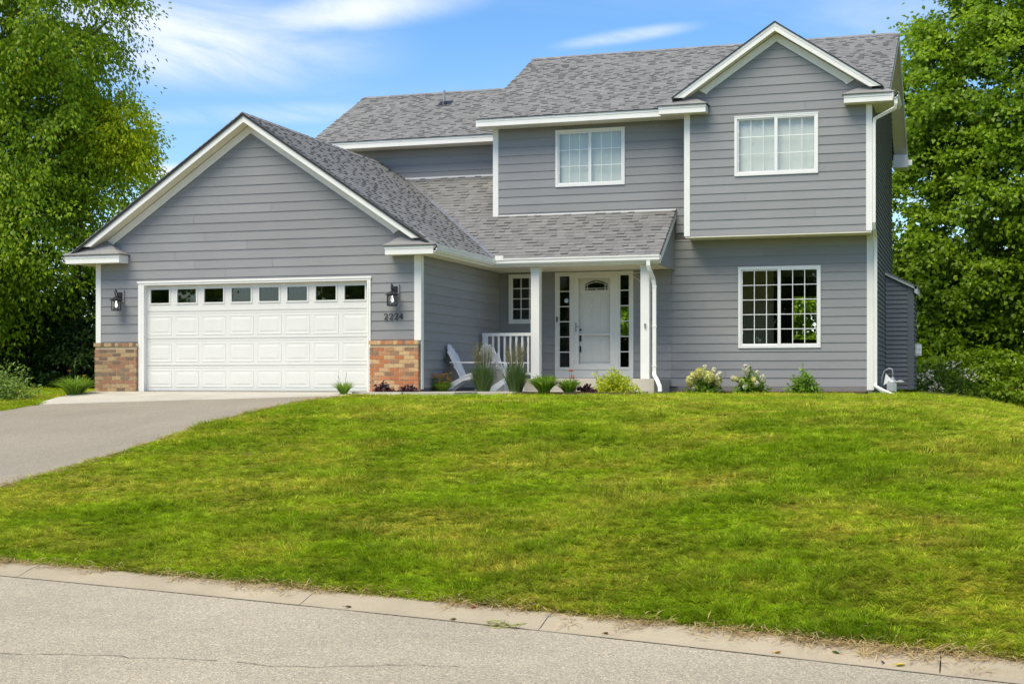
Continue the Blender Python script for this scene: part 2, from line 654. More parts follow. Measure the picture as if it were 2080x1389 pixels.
def m_leaf(name, ca, cb, cc, trans=0.4, gloss=0.35, hue=0.0):
    t = NT(name)
    isl = t.node('ShaderNodeNewGeometry').outputs['Random Per Island']
    tint = t.node('ShaderNodeAttribute', attribute_name='tint').outputs['Fac']
    c = t.mix(tint, ca, cb)
    c = t.mix(t.rng(isl, 0.35, 1.0, 0, 0.7), c, cc)
    k = t.rng(t.math('FRACT', t.math('MULTIPLY', isl, 17.3)), 0, 1, 0.78, 1.2)
    c = t.mix(1.0, c, t.node('ShaderNodeCombineColor', {'Red': k, 'Green': k, 'Blue': k}).outputs[0], 'MULTIPLY')
    d = t.node('ShaderNodeBsdfPrincipled', {'Base Color': c, 'Roughness': 0.42, 'Specular IOR Level': gloss}).outputs[0]
    tr = t.node('ShaderNodeBsdfTranslucent', {'Color': c}).outputs[0]
    mx = t.node('ShaderNodeMixShader', {0: trans, 1: d, 2: tr})
    t.l.new(mx.outputs[0], t.out.inputs[0])
    return t.m


M_BARK = simple('bark', (0.11, 0.085, 0.065), 0.9, 0.1, var=0.4, scale=14)
M_SOIL = simple('mulch', (0.12, 0.085, 0.055), 0.95, 0.1, var=0.4, scale=40)

# ------------------------------------------------------------------ the ground: lawn, road, kerb, drive, walks
ROAD_Z = -1.415


def yg(x):
    """street edge of the kerb"""
    x = np.asarray(x, dtype=float)
    a = np.clip(x, -8.0, 1.0)
    y = 8.38 - 0.2853 * a - 0.0057 * a * a
    return y - 0.194 * np.minimum(x + 8.0, 0) - 0.297 * np.maximum(x - 1.0, 0)


KW = 0.38
S_K = [-3, 0, 1.2, 2.54, 3.94, 5.94, 6.84, 8.34, 9.94, 11.84, 14.0, 19, 26, 34, 46, 60, 90]
Z_K = [-1.37, -1.352, -1.19, -0.98, -0.83, -0.575, -0.44, -0.27, -0.125, -0.05, -0.02, -0.015, -0.03, -0.2, -0.7, -1.2, -1.75]


def gz(x, y):
    """height of the ground north of the kerb"""
    x = np.asarray(x, dtype=float)
    y = np.asarray(y, dtype=float)
    s = y - yg(x) - KW
    z = sum(np.interp(s + d, S_K, Z_K) for d in (-0.7, -0.35, 0, 0.35, 0.7)) / 5.0
    z = np.where(s < 0.8, np.interp(s, S_K, Z_K), z)
    f = np.clip((s - 2.0) / 9.0, 0, 1)
    r = np.maximum(x + 1.35, 0)
    z = z - f * np.minimum(0.064 * r * r, 1.3)
    l = np.clip((-10.5 - x) / 6.5, 0, 2.2)
    g = np.clip((26.5 - y) / 4.0, 0, 1) * np.clip((y - 12.5) / 5.0, 0, 1)
    h = np.clip((x + 10.6) / 0.8, 0, 1) * np.clip((s - 7.0) / 6.0, 0, 1) * np.clip((34 - y) / 3.0, 0, 1)
    return z - 0.2 * l * g - 0.065 * h


def gz1(x, y):
    return float(gz(x, y))


def grid_sheet(name, xs, ys_of, mat, zfun, lift=0.0, kind='structure', parent=None):
    """sheet over x samples; ys_of(x) gives the y samples at that x"""
    X = np.array([[x] * len(ys_of(x)) for x in xs])
    Y = np.array([ys_of(x) for x in xs])
    Z = zfun(X, Y) + lift
    n, m = X.shape
    v = np.stack([X, Y, Z], -1).reshape(-1, 3)
    i, j = np.meshgrid(np.arange(n - 1), np.arange(m - 1), indexing='ij')
    a = (i * m + j).ravel()
    f = np.stack([a, a + m, a + m + 1, a + 1], -1)
    return link(name, fast_mesh(name, v, f, mat, smooth=True), parent, kind)


S_GRID = np.concatenate([np.arange(0, 16, 0.4), np.arange(16, 30, 1.0), np.arange(30, 92, 4.0)])
grid_sheet('lawn', np.concatenate([np.arange(-70, -24, 3.0), np.arange(-24, 6, 0.5), np.arange(6, 70, 3.0)]),
           lambda x: yg(x) + KW - 0.02 + S_GRID, M_LAWN, gz)
g = MB()
g.poly([(-900, -900, -1.78), (900, -900, -1.78), (900, 900, -1.78), (-900, 900, -1.78)])
g.build('ground', M_LAWN, kind='structure')
grid_sheet('verge', np.arange(-80, 81, 4.0), lambda x: yg(x) - 9.9 - np.array([40, 20, 10, 5, 2, 0.0]), M_LAWN,
           lambda x, y: -1.34 - 0.01 * (yg(x) - 9.9 - y))
road = grid_sheet('road', np.arange(-80, 81, 1.0), lambda x: yg(x) - np.array([9.9, 7.5, 5, 2.5, 1.0, 0.25, -0.06]), M_ROAD,
                  lambda x, y: ROAD_Z + 0.0 * x)
seam = MB()  # strip on the kerb joint, its dark colour painting the gutter's shadow line
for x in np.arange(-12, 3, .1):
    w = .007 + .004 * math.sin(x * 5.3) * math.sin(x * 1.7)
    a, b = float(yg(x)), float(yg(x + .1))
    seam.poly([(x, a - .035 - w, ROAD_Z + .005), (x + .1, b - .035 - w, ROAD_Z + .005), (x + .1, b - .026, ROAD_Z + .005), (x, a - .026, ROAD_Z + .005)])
seam.build('seam', simple('seam_shadow_line', (.27, .235, .17), .95, .1, var=.3, scale=15), road)
drive = grid_sheet('driveway', np.arange(-17.0, -10.3, 0.65), lambda x: np.concatenate([[yg(x) + 0.1], np.linspace(float(yg(x)) + KW, 23.25, 40)]),
                   M_DRIVE, gz, 0.014)

# crack in the road, thin dark strip a few millimetres above the asphalt
cr = MB()
pts = [(-8.35, 7.15), (-7.6, 7.3), (-6.6, 7.02), (-5.9, 7.22), (-5.2, 7.45), (-4.35, 7.52), (-3.7, 7.5), (-3.1, 7.78), (-2.75, 7.8)]
fine = []
for (a, b) in zip(pts[:-1], pts[1:]):
    for k in range(8):
        t = k / 8
        fine.append((a[0] + (b[0] - a[0]) * t + random.gauss(0, .012), a[1] + (b[1] - a[1]) * t + random.gauss(0, .016)))
for i in range(len(fine) - 1):
    w0, w1 = 0.002 + 0.004 * random.random(), 0.002 + 0.004 * random.random()
    if random.random() < 0.10:
        continue
    a, b = fine[i], fine[i + 1]
    cr.poly([(a[0], a[1] - w0, ROAD_Z + .004), (b[0], b[1] - w1, ROAD_Z + .004), (b[0], b[1] + w1, ROAD_Z + .004), (a[0], a[1] + w0, ROAD_Z + .004)])
cr.build('crack', M_CRACK, road)

# mountable kerb, one piece between each pair of joints
kerb = empty('kerb', (0, 9.0, -1.4))
tag(kerb, None, None, None, 'structure')
KPROF = [(-0.03, -1.47), (-0.03, -1.413), (0.0, -1.411), (0.05, -1.404), (0.12, -1.386), (0.2, -1.366), (0.28, -1.356), (KW, -1.351), (KW, -1.47)]
KJ = [-70, -40, -32, -26, -22.4, -19.4, -16.6, -13.6, -10.6, -7.66, -4.74, -2.76, -0.20, 2.8, 5.8, 9, 16, 30, 70]
for a, b in zip(KJ[:-1], KJ[1:]):
    n = max(2, int((b - a) / 0.3))
    xs = np.linspace(a + 0.004, b - 0.004, n)
    k = MB()
    for x in xs:
        wob = 0.004 * math.sin(x * 3.1) + 0.003 * math.sin(x * 7.7)
        for o, z in KPROF:
            k.v.append((x, float(yg(x)) + o + (wob if o < 0.1 else 0) - 9.0, z + 1.4 + (wob * .5 if z > -1.45 else 0)))
    m = len(KPROF)
    for i in range(n - 1):
        for j in range(m - 1):
            q = i * m + j
            k.f.append((q, q + m, q + m + 1, q + 1))
    k.f.append(tuple(range(m)))
    k.f.append(tuple(range((n - 1) * m, n * m))[::-1])
    k.build('kerb_segment', M_KERB, kerb)

# concrete: apron before the garage, patio and walk before the porch
ap = MB()
for x0, x1 in ((-17.05, -13.55), (-13.545, -10.02)):
    ys = np.linspace(23.25, 25.24, 6)
    for i in range(5):
        z = [gz1(x, y) + 0.022 for x, y in ((x0, ys[i]), (x1, ys[i]), (x1, ys[i + 1]), (x0, ys[i + 1]))]
        z = [a * (1 - t) + 0.004 * t for a, t in zip(z, (i / 5, i / 5, (i + 1) / 5, (i + 1) / 5))]
        ap.prism([(x0, ys[i], z[0] - .15), (x1, ys[i], z[1] - .15), (x1, ys[i + 1], z[2] - .15), (x0, ys[i + 1], z[3] - .15)], (0, 0, .15))
apron = ap.build('apron', M_CONC, kind='structure')
pt = MB()
for x0, x1, y0, y1 in ((-9.97, -8.3, 25.75, 28.43), (-8.295, -6.3, 26.4, 28.43), (-10.0, -9.0, 24.5, 25.745), (-11.0, -10.01, 24.45, 25.2)):
    pt.box(x0, x1, y0, y1, -0.12, 0.012)
walk = pt.build('walkway', M_CONC, kind='structure', bevel=0.006)
bd = MB()
bd.box(-8.99, -6.0, 25.95, 26.39, -0.15, 0.004)
bd.box(-6.0, -2.1, 29.15, 29.97, -0.15, 0.006)
bd.build('planting_bed', M_SOIL, kind='structure')

# ------------------------------------------------------------------ the house
HO = Vector((-8.5, 30.0, 0.0))
house = empty('house', HO)
tag(house, 'grey two storey house with white trim, attached garage and brick pillars', 'house')
INV = Matrix.Translation(-HO)


def part(mb, name, mat, parent=house, **kw):
    """a part given in world coordinates"""
    off = HO
    mb.v = [(x - off.x, y - off.y, z - off.z) for x, y, z in mb.v]
    return mb.build(name, mat, parent, **kw)


def hole(name, parent=house):
    """an Empty standing for a part that only gathers sub-parts"""
    return empty(name, (0, 0, 0), 0, parent)


EXPO = 0.1795


def strips(z0, z1, s_bounds, openings, cuts=()):
    """trapezoids (s at bottom, s at top, zb, zt) filling z0..z1 minus rectangles; s_bounds(z) -> (left, right)"""
    zs = sorted({z0, z1, *[o[2] for o in openings if z0 < o[2] < z1], *[o[3] for o in openings if z0 < o[3] < z1], *[c for c in cuts if z0 < c < z1]})
    out = []
    for a, b in zip(zs[:-1], zs[1:]):
        if b - a < 0.002:
            continue
        la, ra = s_bounds(a + 1e-6)
        lb, rb = s_bounds(b - 1e-6)
        if ra - la <= 0.004 and rb - lb <= 0.004:
            continue
        segs = [[la, lb, ra, rb]]
        for o in openings:
            if o[2] <= a + 1e-6 and o[3] >= b - 1e-6:
                new = []
                for l0, l1, r0, r1 in segs:
                    if o[1] <= min(l0, l1) or o[0] >= max(r0, r1):
                        new.append([l0, l1, r0, r1])
                        continue
                    if o[0] > max(l0, l1):
                        new.append([l0, l1, o[0], o[0]])
                    if o[1] < min(r0, r1):
                        new.append([o[1], o[1], r0, r1])
                segs = new
        for l0, l1, r0, r1 in segs:
            out.append((l0, r0, l1, r1, a, b))
    return out


def split_at(pcs, joints):
    out = []
    for l0, r0, l1, r1, a, b in pcs:
        xs = [j for j in joints if max(l0, l1) + 0.05 < j < min(r0, r1) - 0.05]
        L = (l0, l1)
        for j in sorted(xs):
            out.append((L[0], j - .002, L[1], j - .002, a, b))
            L = (j + .002, j + .002)
        out.append((L[0], r0, L[1], r1, a, b))
    return out


def clad(wall, z_lines, s_bounds, openings, P, mat=None, joints=None, cuts=(), name='siding_board', joined=False, lip=0.017, top=0.004):
    """lap siding: one board object per course and stretch. P(s, z, off) -> world point"""
    allmb = MB()
    for zi in range(len(z_lines) - 1):
        za, zb = z_lines[zi], z_lines[zi + 1]
        pcs = strips(za, zb, s_bounds, openings, cuts)
        js = (joints or {}).get(zi, [])
        pcs = split_at(pcs, js)
        # group pieces into boards: a full-height opening or a joint separates boards
        seps = sorted([(o[0] + o[1]) / 2 for o in openings if o[2] <= za + 1e-6 and o[3] >= zb - 1e-6] + list(js))
        groups = {}
        for p in pcs:
            c = (p[0] + p[1] + p[2] + p[3]) / 4
            groups.setdefault(sum(c > s for s in seps), []).append(p)
        for gk in sorted(groups):
            mb = allmb if joined else MB()

            def off(z):
                return top + (lip - top) * (zb - z) / (zb - za)
            for l0, r0, l1, r1, a, b in groups[gk]:
                fo, bo = (off(a), off(b)), 0.0
                A, B, Cc, D = P(l0, a, fo[0]), P(r0, a, fo[0]), P(r1, b, fo[1]), P(l1, b, fo[1])
                a2, b2, c2, d2 = P(l0, a, bo), P(r0, a, bo), P(r1, b, bo), P(l1, b, bo)
                mb.poly([A, B, Cc, D])
                mb.poly([a2, b2, B, A])
                mb.poly([b2, c2, Cc, B])
                mb.poly([d2, a2, A, D])
                mb.poly([D, Cc, c2, d2])
            if not joined and mb.v:
                part(mb, name, mat or M_SID, wall)
    if joined and allmb.v:
        part(allmb, name, mat or M_SID, wall, kind='stuff')


def sheath(name, z0, z1, s_bounds, openings, P, th=0.12, cuts=(), mat=None):
    """wall body behind the boards, with its openings"""
    mb = MB()
    for l0, r0, l1, r1, a, b in strips(z0, z1, s_bounds, openings, cuts):
        q = [(l0, a), (r0, a), (r1, b), (l1, b)]
        mb.prism([P(s, z, -0.001) for s, z in q], Vector(P(0, 0, -th)) - Vector(P(0, 0, -0.001)))
    return part(mb, name, mat or M_BACK)


def front(Y):
    return lambda s, z, o: (s, Y - o, z)


def right(X):
    return lambda s, z, o: (X + o, s, z)


def lines(z0, first, zmax):
    out = [z0] if first - z0 > 0.03 else []
    z = first
    while z < zmax - 0.02:
        out.append(z)
        z += EXPO
    return out + [zmax]


GY, WY, BY, RY = 25.30, 30.0, 29.42, 31.70        # planes: garage front, main front, upper bay, set-back wall
GC, GS, GAP = -13.525, 0.675, 5.395               # garage gable: centre, slope, apex of the roof surface
BC, BS, BAP = -3.865, 0.672, 7.405                # bay gable
FR = 0.325                                         # frieze bottom below the roof surface

# --- garage front wall
g_b = lambda z: (max(-17.03, GC - (GAP - 0.10 - z) / GS), min(-9.975, GC + (GAP - 0.10 - z) / GS))
gar_open = [(-16.02, -11.03, -0.2, 2.19), (-17.03, -15.9, -0.2, 0.905), (-11.1, -9.98, -0.2, 0.895)]
gw = sheath('garage_wall', -0.05, GAP - 0.10, g_b, gar_open[:1], front(GY), cuts=(2.9,))
J = {9: [-14.78, -12.66 - 0.4], 8: [-14.08], 11: [-13.62], 12: [-14.55], 10: [-15.42 + .2], 14: [-14.8], 15: [-13.1]}
clad(gw, lines(0.90, 1.0 + 0.0, GAP - 0.10), g_b, gar_open, front(GY), joints=J, cuts=(2.9,))

# --- garage side wall (faces the porch) and the hidden sides
gs_b = lambda z: (GY, WY + 0.1)
gsw = sheath('garage_side_wall', -0.05, 2.75, gs_b, [], right(-9.975))
clad(gsw, lines(0.0835, 0.263, 2.60), lambda z: (GY + 0.02, WY - 0.017), [], right(-9.975))
hid = MB()
hid.box(-17.03, -16.91, GY + 0.12, 38.0, -0.05, 2.6)
hid.box(-17.03, -10.0, 37.9, 38.0, -0.05, 2.6)
part(hid, 'hidden_wall', M_SID)

# --- main front wall, lower and upper
SW = (-9.75, -9.002, 1.46, 2.535)                 # small window
DU = (-8.696, -6.962, 0.272, 2.555)               # door unit
LW = (-4.729, -3.046, 0.895, 2.573)               # lower right window
MW = (-8.686, -7.150, 4.40, 5.622)                # upper middle window
UW = (-4.716, -3.037, 4.385, 5.600)               # bay window


def inset(o, d=0.03):
    return (o[0] + d, o[1] - d, o[2] + d, o[3] - d)


low_open = [inset(SW), inset(DU), inset(LW)]
fw = sheath('front_wall', -0.05, 5.78, lambda z: (-10.10, -2.0), [*low_open, inset(MW)], front(WY))
clad(fw, lines(0.10, 0.2795, 2.58), lambda z: (-9.975, -6.14), low_open, front(WY))
clad(fw, lines(0.10, 0.2795, 3.18), lambda z: (-6.137, -2.126), low_open, front(WY), joints={2: [-3.4], 15: [-4.2], 9: [-5.45], 1: [-5.0]})
up_b = lambda z: (-10.0 if z > 3.80 else -6.05, -5.735)
clad(fw, [z for z in lines(0.10, 0.2795, 5.74) if z > 3.17], up_b, [inset(MW), (-10.2, -6.06, 0, 3.80)], front(WY), cuts=(3.80,))
sk = MB()
sk.box(-6.0, -2.03, 29.985, 30.0, -0.1, 0.10)
part(sk, 'foundation', simple('painted_foundation', (0.22, 0.21, 0.2), 0.8, 0.1))

# --- projecting upper bay
b_b = lambda z: (max(-5.735, BC - (BAP - 0.10 - z) / BS), min(-2.0, BC + (BAP - 0.10 - z) / BS))
bw = sheath('bay_wall', 3.19, BAP - 0.10, b_b, [inset(UW)], front(BY), cuts=(5.9,))
clad(bw, lines(3.19, 3.3325, BAP - 0.10), b_b, [inset(UW)], front(BY), cuts=(5.9,), joints={2: [-3.1], 4: [-4.5], 14: [-3.3]})
bb = MB()
bb.box(-5.735, -5.62, BY + 0.125, 30.0, 3.19, 5.8)
bb.box(-2.115, -2.003, BY + 0.125, 30.0, 3.19, 5.9)
part(bb, 'bay_side_wall', M_SID)
bf = MB()
bf.box(-5.735, -2.0, BY - 0.012, 29.985, 3.16, 3.188)
part(bf, 'bay_soffit', M_SOFFIT)

# --- set-back upper wall on the left
sbw = sheath('set_back_wall', 2.4, 5.95, lambda z: (-15.0, -10.0), [], front(RY))
clad(sbw, lines(4.70, 4.77, 5.72), lambda z: (-15.0, -10.105), [], front(RY))
lb = MB()
lb.box(-15.0, -14.9, RY + .12, 36.8, 2.4, 6.2)
lb.box(-10.1, -9.99, WY + 0.12, 37.4, 2.6, 5.78)
part(lb, 'hidden_wall', M_SID)

# --- right side wall with narrow vinyl courses, and the back wall with its windows
side_top = lambda s: 5.88 + 0.5186 * min(s - 29.5, 38.0 - s) - 0.16
zs = [0.06 + 0.1015 * i for i in range(80)]


def side_b(z):
    k = (z - 5.88 + 0.16) / 0.5186
    return (max(30.0, 29.5 + k), min(36.55, 38.0 - k)) if z > 5.75 else (30.0, 36.55)


sw = sheath('right_side_wall', -0.05, 7.75, lambda z: (max(30.0, 29.5 + (z - 5.72) / 0.5186), min(36.5, 38.0 - (z - 5.72) / 0.5186)), [], right(-2.003), cuts=(5.98,))
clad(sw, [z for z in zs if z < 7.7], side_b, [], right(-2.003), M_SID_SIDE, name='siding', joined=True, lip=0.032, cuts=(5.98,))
BACK_OPEN = [(-9.05, -8.25, 1.35, 2.2), (-4.45, -2.5, 0.45, 2.36)]
rw = sheath('rear_wall', -0.05, 5.8, lambda z: (-9.99, -2.0), BACK_OPEN, front(36.4), th=0.1, mat=M_INTDARK)
rm = MB()
for x0, x1, z0, z1 in BACK_OPEN:
    rm.box(x0, x1, 36.42, 36.46, z0, z0 + .05)
    rm.box(x0, x1, 36.42, 36.46, z1 - .05, z1)
    rm.box(x0, x0 + .05, 36.42, 36.46, z0, z1)
    rm.box(x1 - .05, x1, 36.42, 36.46, z0, z1)
rm.box(-4.4, -2.55, 36.425, 36.455, 1.14, 1.24)
part(rm, 'rear_window', M_INTDARK)
it = MB()
it.box(-6.19, -2.15, 30.13, 36.39, 0.24, 0.275)
it.box(-6.19, -2.15, 30.13, 36.39, 2.80, 2.83)
it.box(-6.19, -4.33, 32.4, 32.5, 0.28, 2.79)
it.box(-2.15, -2.13, 30.13, 36.39, 0.28, 2.79)
it.box(-4.0, -3.2, 33.6, 34.3, 0.28, .98)
it.box(-6.24, -6.20, 30.13, 36.39, 0.28, 2.79)
part(it, 'interior', M_INT)
it = MB()
it.box(-9.95, -6.26, 30.13, 36.39, 0.24, 0.275)
it.box(-9.95, -6.26, 30.13, 36.39, 2.80, 2.83)
it.box(-9.95, -2.15, 30.13, 36.39, 3.0, 3.02)
it.box(-9.95, -2.15, 31.6, 31.65, 3.03, 5.7)
it.box(-9.95, -2.15, 30.13, 31.59, 5.72, 5.76)
it.box(-6.30, -6.26, 30.13, 36.39, 0.28, 2.79)
it.box(-9.95, -9.2, 31.2, 31.3, 0.28, 2.79)
it.box(-9.99, -9.95, 30.13, 36.39, 0.28, 5.7)
it.box(-2.15, -2.13, 30.13, 36.39, 3.03, 5.7)
part(it, 'interior', M_INTDARK)

# --- bump-out on the right side
BX = -1.373
bo = MB()
bo.prism([(-2.0, 33.75, 0.03), (BX, 33.75, 0.03), (BX, 33.75, 2.30), (-2.0, 33.75, 2.62)], (0, 1.45, 0))
bump = part(bo, 'chimney_chase', M_BACK)
bsl = [0.03 + 0.1015 * i for i in range(27)]
bsl[-1] = 2.6
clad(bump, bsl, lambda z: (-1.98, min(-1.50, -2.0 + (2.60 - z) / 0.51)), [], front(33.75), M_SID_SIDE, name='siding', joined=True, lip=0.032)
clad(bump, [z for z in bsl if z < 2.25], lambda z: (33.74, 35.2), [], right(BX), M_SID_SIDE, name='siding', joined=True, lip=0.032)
cb = MB()
cb.prism([(-1.50, 33.725, 0.03), (BX + .004, 33.725, 0.03), (BX + .004, 33.725, 2.29), (-1.50, 33.725, 2.352)], (0, 0.024, 0))
part(cb, 'corner_board', M_SID_SIDE, bump)
rf = MB()
rf.prism([(-2.02, 33.66, 2.63), (-1.30, 33.66, 2.265), (-1.30, 33.66, 2.335), (-2.02, 33.66, 2.70)], (0, .03, 0))
rf.prism([(-1.345, 33.66, 2.20), (-1.28, 33.66, 2.165), (-1.28, 33.66, 2.335), (-1.345, 33.66, 2.36)], (0, 1.6, 0))
part(rf, 'fascia', M_WHITE, bump)
rr = MB()
rr.prism([(-2.02, 33.63, 2.705), (-1.26, 33.63, 2.32), (-1.26, 33.63, 2.335), (-2.02, 33.63, 2.72)], (0, 1.65, 0))
part(rr, 'roof', M_SHING, bump)
vb = MB()
vb.box(-1.372, -1.21, 34.2, 34.26, 0.79, 1.04)
for z in (0.83, 0.94):
    vb.box(-1.335, -1.23, 34.185, 34.199, z, z + 0.07)
vb.box(-1.372, -1.205, 34.19, 34.27, 1.04, 1.055)
part(vb, 'vent_hood', M_WHITE, bump)

# --- corner boards
cbm = [(-17.045, -16.93, GY - .022, GY + 0.10, 0.985, 2.575), (-10.095, -9.955, GY - .022, GY + .005, 0.985, 2.575)]
for x0, x1, y0, y1, z0, z1 in cbm:
    m = MB(); m.box(x0, x1, y0, y1, z0, z1)
    part(m, 'corner_board', M_WHITE)
for (x0, x1, y0, y1, z0, z1) in ((-9.974, -9.954, GY + .006, GY + .11, 0.06, 2.575), (-5.757, -5.635, BY - .024, BY + .01, 3.192, 5.70), (-2.10, -1.985, BY - .024, BY + .01, 3.192, 5.70),
                                 (-2.126, -1.99, WY - .024, WY + .08, 0.03, 3.157), (-10.115, -9.99, WY - .024, WY + .1, 3.80, 5.72)):
    m = MB(); m.box(x0, x1, y0, y1, z0, z1)
    part(m, 'corner_board', M_WHITE)

# ------------------------------------------------------------------ roofs


def clip_poly(poly, a, b, c):
    """keep the part of a 2-D polygon where a*x + b*y <= c"""
    out = []
    for i in range(len(poly)):
        p, q = poly[i], poly[(i + 1) % len(poly)]
        dp, dq = a * p[0] + b * p[1] - c, a * q[0] + b * q[1] - c
        if dp <= 0:
            out.append(p)
        if dp * dq < 0:
            t = dp / (dp - dq)
            out.append((p[0] + (q[0] - p[0]) * t, p[1] + (q[1] - p[1]) * t))
    return out


def half_planes(poly):
    A = sum(poly[i][0] * poly[(i + 1) % len(poly)][1] - poly[(i + 1) % len(poly)][0] * poly[i][1] for i in range(len(poly)))
    hp = []
    for i in range(len(poly)):
        p, q = poly[i], poly[(i + 1) % len(poly)]
        nx, ny = q[1] - p[1], p[0] - q[0]
        if A < 0:
            nx, ny = -nx, -ny
        hp.append((nx, ny, nx * p[0] + ny * p[1]))
    return hp


def shingle(parent, org, ud, vd, polys, expo=0.120, singles=0, seed=1, wmin=0.09, wmax=0.20):
    """laminate shingles: polys are convex outlines in (u, v) metres on the slope"""
    rr = random.Random(seed)
    org, ud, vd = Vector(org), Vector(ud).normalized(), Vector(vd).normalized()
    nrm = ud.cross(vd).normalized()
    if nrm.z < 0:
        nrm = -nrm
    umin = min(p[0] for q in polys for p in q); umax = max(p[0] for q in polys for p in q)
    vmin = min(p[1] for q in polys for p in q); vmax = max(p[1] for q in polys for p in q)
    hps = [half_planes(q) for q in polys]
    tabs = []
    row = 0
    v = vmin
    while v < vmax:
        u = umin - rr.random() * 0.3
        hi = False
        while u < umax:
            w = rr.uniform(wmin, wmax)
            thick = rr.choice((0.020, 0.024)) if (not hi and rr.random() < .42) else rr.choice((0.006, 0.008, 0.009))
            hi = thick > .015
            for hp in hps:
                pol = [(u + .001, v), (u + w - .001, v), (u + w - .001, min(v + expo + .01, vmax + .01)), (u + .001, min(v + expo + .01, vmax + .01))]
                for h in hp:
                    pol = clip_poly(pol, *h)
                    if len(pol) < 3:
                        break
                if len(pol) >= 3:
                    tabs.append((pol, v, thick))
            u += w
        v += expo
        row += 1

    def add(mb, pol, v, thick):
        top, bot = [], []
        for (a, b) in pol:
            k = (b - v) / (expo + .01)
            base = org + ud * a + vd * b
            top.append(base + nrm * (0.003 + thick * (1 - k) + 0.002))
            bot.append(base)
        mb.poly(top)
        for i in range(len(pol)):
            j = (i + 1) % len(pol)
            mb.poly([bot[i], bot[j], top[j], top[i]])

    def area(pol):
        return abs(sum(pol[i][0] * pol[(i + 1) % len(pol)][1] - pol[(i + 1) % len(pol)][0] * pol[i][1] for i in range(len(pol)))) / 2
    order = sorted(range(len(tabs)), key=lambda i: tabs[i][1] - 2 * (area(tabs[i][0]) > 0.02)) if singles else list(range(len(tabs)))
    rest = MB()
    for n, i in enumerate(order):
        if n < singles:
            m = MB()
            add(m, *tabs[i])
            part(m, 'shingle', M_SHING_O, parent)
        else:
            add(rest, *tabs[i])
    if rest.v:
        part(rest, 'shingles', M_SHING_P if singles else M_SHING, parent, kind='stuff')


def deck(name, pts, th=0.05):
    """roof board under the shingles: polygon in world points, thickened downwards"""
    m = MB()
    m.prism([Vector(p) - Vector((0, 0, th)) for p in pts], (0, 0, th - 0.002))
    return part(m, name, M_SHING_FLAT)


def slope_vec(run, rise):
    l = math.hypot(run, rise)
    return l


# garage right slope: eave at X = -9.70, ridge at GC; y from 24.93 back to the valley
GE = -9.60
gz_at = lambda x: GAP - GS * abs(x - GC)
PSL, PZ30, PEY = 0.675, 3.82, 28.40
pz_at = lambda y: PZ30 + PSL * (y - WY)
val = lambda y: GC + (GAP - pz_at(y)) / GS       # X of the valley at depth y
Lg = math.hypot(GC - GE, gz_at(GC) - gz_at(GE))
yv0 = WY + (gz_at(GE) - PZ30) / PSL               # where the valley meets the garage eave
groof = deck('garage_roof', [(GE, 24.94, gz_at(GE)), (GE, yv0 + .1, gz_at(GE)), (val(RY), RY, pz_at(RY)), (GC, RY, GAP), (GC, 24.94, GAP)])
vtop = (GE - val(RY)) / (GE - GC) * Lg
shingle(groof, (GE, 24.93, gz_at(GE)), (0, 1, 0), (GC - GE, 0, GAP - gz_at(GE)), [[(0, 0), (yv0 - 24.93, 0), (RY - 24.93, vtop), (RY - 24.93, Lg), (0, Lg)]], seed=3)
GEl = 2 * GC - GE
groofl = deck('garage_roof', [(GEl, 24.94, gz_at(GEl)), (GC, 24.94, GAP), (GC, 37.9, GAP), (GEl, 37.9, gz_at(GEl))])
shingle(groofl, (GEl, 24.93, gz_at(GEl)), (0, 1, 0), (GC - GEl, 0, GAP - gz_at(GEl)), [[(0, 0), (13, 0), (13, Lg), (0, Lg)]], seed=4, wmin=.3, wmax=.9)


def ridge_caps(roof, a, b, sl, w=0.15, step=0.19, flat=None):
    """ridge cap shingles from a to b"""
    m = MB()
    a, b = Vector(a), Vector(b)
    d = (b - a)
    n = int(d.length / step)
    d.normalize()
    s = Vector((-d.y, d.x, 0))
    for i in range(n):
        p, q = a + d * step * i, a + d * (step * (i + 1) + .02)
        h0, h1 = 0.024, 0.016
        dz = sl * w
        for k in (-1, 1):
            m.poly([p + Vector((0, 0, h0)), q + Vector((0, 0, h1)), q + s * k * w + Vector((0, 0, h1 - dz)), p + s * k * w + Vector((0, 0, h0 - dz))])
            m.poly([p + Vector((0, 0, h0)), p + s * k * w + Vector((0, 0, h0 - dz)), p + s * k * w + Vector((0, 0, h0 - dz - .012)), p + Vector((0, 0, h0 - .012))])
    part(m, 'ridge_cap', M_SHING, roof)


ridge_caps(groof, (GC, 24.93, GAP), (GC, RY, GAP), GS)

# porch roof: a front slope to the main wall, running on behind the corner to the set-back wall
PX1 = -6.04
Lp = math.hypot(RY - PEY, pz_at(RY) - pz_at(PEY))
kf = Lp / (RY - PEY)                               # slope metres per metre of depth
proof = deck('porch_roof', [(val(PEY), PEY, pz_at(PEY)), (PX1, PEY, pz_at(PEY)), (PX1, WY, PZ30), (-10.0, WY, PZ30), (-10.0, RY, pz_at(RY)), (val(RY), RY, pz_at(RY))])
shingle(proof, (0, PEY - .02, pz_at(PEY) - .01), (1, 0, 0), (0, RY - PEY, pz_at(RY) - pz_at(PEY)),
        [[(val(PEY), 0), (PX1, 0), (PX1, kf * (WY - PEY) - .02), (val(WY), kf * (WY - PEY) - .02)],
         [(val(WY), kf * (WY - PEY) - .02), (-10.11, kf * (WY - PEY) - .02), (-10.11, Lp - .02), (val(RY), Lp - .02)]], seed=8, expo=0.132, singles=300, wmin=0.12, wmax=0.26)
vf = MB()
a, b = Vector((val(PEY), PEY, pz_at(PEY) + .03)), Vector((val(RY), RY, pz_at(RY) + .03))
vf.poly([a + Vector((-.03, 0, .026)), a, b, b + Vector((-.03, 0, .026))])
